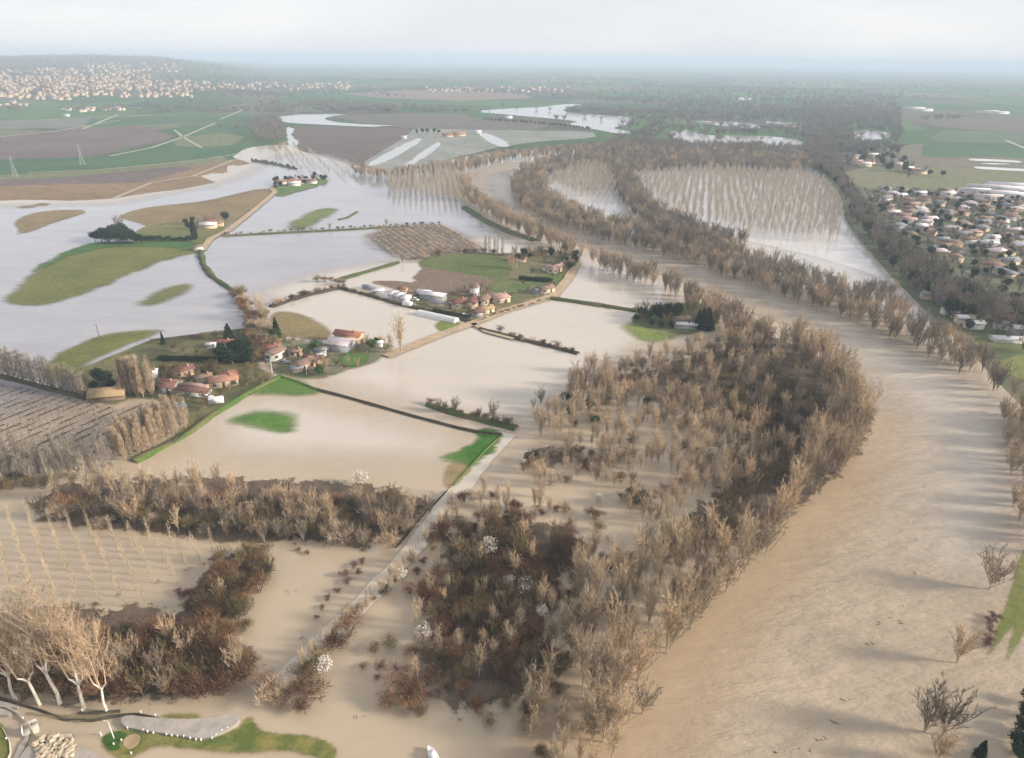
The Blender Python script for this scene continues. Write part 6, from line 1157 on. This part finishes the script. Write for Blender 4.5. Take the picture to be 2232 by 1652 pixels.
# boulders
def boulder_mesh(seed):
    g = np.random.default_rng(seed); import bmesh
    bm = bmesh.new(); bmesh.ops.create_icosphere(bm, subdivisions=2, radius=1)
    for v in bm.verts: v.co *= 1 + .22 * math.sin(v.co.x * 3.1 + seed) * math.cos(v.co.y * 2.7 + seed * 2) + .12 * g.normal(); v.co.z *= .7
    me = bpy.data.meshes.new('boulder'); bm.to_mesh(me); bm.free(); me.materials.append(M_stone); return me
bms = [boulder_mesh(s) for s in range(4)]
k = 0
for j in range(6):
    for i in range(8):
        px = 82 + i * 10 + (j % 2) * 4 + RNG.normal() * 1.5; py = 1611 + j * 8.5 + RNG.normal() * 1.2 - i * .6
        if (px - 118) ** 2 / 46 ** 2 + (py - 1640) ** 2 / 34 ** 2 > 1: continue
        x, y = g1(px, py); s = .28 + .34 * RNG.random(); b = link('boulder', bms[k % 4]); b.location = (x, y, .85 + .25 * RNG.random()); b.scale = (s * 1.3, s, s); b.rotation_euler = (0, 0, RNG.random() * 6)
        tag(b, ('pale boulder in the upper part of the round rockery at the lower left' if py < 1632 else 'pale boulder in the lower part of the round rockery at the lower left'), 'boulder', 'boulders of the rockery'); k += 1
tmr = TM()
for _ in range(500):
    pass
P_ = np.array([g1(82 + 72 * RNG.random(), 1612 + 50 * RNG.random()) for _ in range(420)]); tmr.leaves(np.concatenate([P_, .85 + .25 * RNG.random((420, 1))], 1), .16, RNG)
tag(link('rockery_plants', tmr.mesh('rockery_plants', T_olive)), 'low brownish plants filling the gaps between the boulders of the rockery', 'plants', None, 'stuff')
# boat at the lower frame edge
e = empty('boat', (*g1(944, 1653), .5), R(118)); tag(e, 'small white motorboat cut by the lower frame edge', 'boat')
st = [(-2.2, .62, .55), (-1.2, .80, .55), (0, .85, .6), (1.2, .62, .68), (2.0, .22, .78), (2.3, .02, .82)]
V = []; 
for x, w, h in st: V += [(x, -w, h), (x, -w * .75, 0), (x, 0, -.25), (x, w * .75, 0), (x, w, h), (x, w * .8, h - .12), (x, -w * .8, h - .12)]
F = [(i * 7 + j, i * 7 + (j + 1) % 7, (i + 1) * 7 + (j + 1) % 7, (i + 1) * 7 + j) for i in range(5) for j in range(7)]
link('hull', np_mesh('hull', np.array(V), [np.array(F)], [M_whitep]), e); 
boxes('transom', [(-2.25, -2.2, -.6, .6, -.1, .55)], [M_whitep], e); boxes('cabin', [(-.5, .9, -.5, .5, .5, 1.05)], [M_whitep], e); boxes('windscreen', [(.9, .96, -.45, .45, .65, 1.0)], [M_win], e); boxes('outboard_motor', [(-2.55, -2.27, -.15, .15, -.1, .8)], [M_rub], e)
# poles and pylons
def pole(px, py, h, label, m_=None, cross=True):
    e = empty('utility_pole', (*g1(px, py), .4)); tag(e, label, 'pole')
    t1 = TM(); t1.tube([[0, 0, -.4], [0, 0, h]], [.16, .10], 7); link('post', t1.mesh('post', m_ or M_woodp), e)
    if cross: boxes('crossarm', [(-.9, .9, -.06, .06, h - .5, h - .38)], [M_woodp], e)
pole(217, 737, 6.5, 'thin dark pole standing in the calm flood above the poplar row', M_drift)
pole(593, 812, 5.2, 'pale pole at the corner of the flooded lane and hamlet road', M_whitep, False)
pole(669, 818, 4.2, 'pale pole in front of the hamlet beside the green bush', M_whitep, False)
pole(983, 640, 7, 'pale pole at the edge of the ploughed field')
pole(1450, 445, 0.1, 'x', None) if False else None
def pylon(px, py, h, label):
    e = empty('pylon', (*g1(px, py), .2), R(20)); tag(e, label, 'pylon')
    t1 = TM(); b = h * .09
    for sx, sy in ((1, 1), (1, -1), (-1, 1), (-1, -1)): t1.tube([[b * sx, b * sy, 0], [b * .35 * sx, b * .35 * sy, h * .6], [.15 * sx, .15 * sy, h]], [.14, .11, .08], 3)
    for k in range(6):
        z0, z1 = h * k * .1, h * (k + 1) * .1; w0, w1 = b * (1 - .65 * k / 6), b * (1 - .65 * (k + 1) / 6)
        for s in (1, -1): t1.tube([[-w0 * s, w0, z0], [w1 * s, w1, z1]], [.07, .07], 3); t1.tube([[w0, -w0 * s, z0], [w1, w1 * s, z1]], [.07, .07], 3); t1.tube([[-w0, -w0 * s, z0], [-w1, w1 * s, z1]], [.07, .07], 3)
    link('tower', t1.mesh('tower', M_steel), e)
    for zz, w in ((.66, 3.6), (.8, 3.0), (.94, 2.2)):
        t2 = TM(); t2.tube([[-w, 0, h * zz], [0, 0, h * zz + .5], [w, 0, h * zz]], [.08, .16, .08], 3); link('crossarm', t2.mesh('crossarm', M_steel), e)
for a, b, h, lb in ((180, 359, 22, 'grey lattice pylon on the green fields, right of the other one'), (34, 385, 20, 'grey lattice pylon on the green fields, left of the other one'), (1740, 300, 26, 'faint lattice pylon beyond the river bend at the right')): pylon(a, b, h, lb)
# driftwood
dw = []
for s in range(3):
    g = np.random.default_rng(100 + s); t1 = TM(); t1.tube([[-1, 0, 0], [-.2, .12, .05], [.5, .05, .02], [1.1, -.1, .06]], [.10, .12, .09, .02], 5); t1.tube([[.2, .1, .02], [.5, .5, .1]], [.05, .01], 3); t1.tube([[-.4, .1, .02], [-.6, -.4, .12]], [.05, .01], 3); dw.append(t1.mesh('driftwood', M_drift))
k = 0
for a, b, n_, t in ((1920, 1353, 6, 'darkest cluster in the wide lower river'), (1963, 1317, 4, 'small cluster above the darkest one'), (1998, 1246, 3, 'uppermost cluster near the fan shaped tree'), (1905, 1400, 3, 'cluster below the darkest one'), (1844, 1524, 5, 'cluster left of the lower river trees'), (1815, 1570, 6, 'cluster in the lower river'), (1786, 1614, 5, 'cluster near the lower frame edge'), (1757, 1634, 3, 'lowest cluster of the river'), (1691, 1637, 3, 'leftmost cluster of the lower river'), (1970, 1355, 3, 'thin cluster right of the darkest one'), (655, 1390, 3, 'in the flooded strip left of the saplings'), (568, 1450, 4, 'by the bush at the end of the red brown wood'), (630, 1290, 4, 'beside the thicket'), (420, 1240, 5, 'at the edge of the young plantation'), (345, 1265, 5, 'in the young plantation'), (260, 1290, 4, 'at the foot of the young plantation'), (780, 1560, 2, 'below the lower bushes'), (140, 985, 2, 'below the vineyard rows'), (238, 1003, 2, 'beside the golden poplars'), (1290, 1010, 5, 'in the open middle of the bend wood'), (1560, 1020, 6, 'on the mud in the bend wood'), (1640, 760, 6, 'in the small channel of the bend wood'), (1660, 800, 5, 'lower in the small channel of the bend wood')):
    for j in range((n_ + 1) // 2 if a > 1660 and b > 1200 else n_):
        x, y = g1(a + RNG.normal() * 9, b + RNG.normal() * 4); s = .22 + .3 * RNG.random(); q = link('driftwood', dw[k % 3]); q.location = (x, y, .47); q.rotation_euler = (0, 0, RNG.random() * 3.14); q.scale = (s, s, s); k += 1
        tag(q, 'floating branch, ' + t, 'driftwood', 'driftwood ' + t)
# cars, caravans, pool
def car(px, py, rz, body, label, cat='car', L=4.2, Hh=1.45, name='car'):
    e = empty(name, (*g1(px, py), .55), R(rz)); tag(e, label, cat); w = .9
    V = []; prof = [(-L/2, .35), (-L/2, .85), (-L/2 + .5, .95), (L/2 - .9, .9), (L/2, .7), (L/2, .35)] if cat == 'car' else [(-L/2, .4), (-L/2, Hh), (-L/2 + .2, Hh + .2), (L/2 - .2, Hh + .2), (L/2, Hh), (L/2, .4)]
    for y in (-w, w): V += [(x, y, z) for x, z in prof]
    n_ = 6; F = [(i, (i + 1) % n_, (i + 1) % n_ + n_, i + n_) for i in range(n_)]; bmm = np_mesh('body', np.array(V), [np.array(F), np.array([(0, 5, 4, 3, 2, 1), (6, 7, 8, 9, 10, 11)])], [body]); link('body', bmm, e)
    if cat == 'car': boxes('cabin', [(-L/2 + .7, L/2 - 1.4, -.78, .78, .9, Hh)], [M_win], e); boxes('car_roof', [(-L/2 + .75, L/2 - 1.5, -.74, .74, Hh, Hh + .05)], [body], e)
    for sx in (-1, 1):
        for sy in (-1, 1): t = TM(); t.tube([[sx * L * .3, sy * .7, .32], [sx * L * .3, sy * .93, .32]], [.32, .32], 10); link('wheel', t.mesh('wheel', M_rub), e)
car(472, 880, 20, M_whitep, 'white caravan beside the green verge in the left village', 'caravan', 5, 2.2, 'caravan')
car(700, 778, 30, M_whitep, 'white car parked at the centre of the hamlet'); car(620, 792, 10, WALL['blue'], 'blue grey car by the brown roofed hamlet house'); car(1010, 690, 30, M_whitep, 'white car at the road end of the farm village'); car(888, 668, -20, M_whitep, 'white caravan below the white poultry sheds', 'caravan', 5, 2.2, 'caravan'); car(905, 655, -20, M_whitep, 'white car right of the white poultry sheds'); car(452, 868, -10, M_whitep, 'white car in front of the long low village shed')
slab('swimming_pool', [(380, 880), (402, 878), (408, 884), (386, 888)], M_pool, .4, .95, 'thing', 'small blue covered pool behind the golden poplars', 'pool', 0)
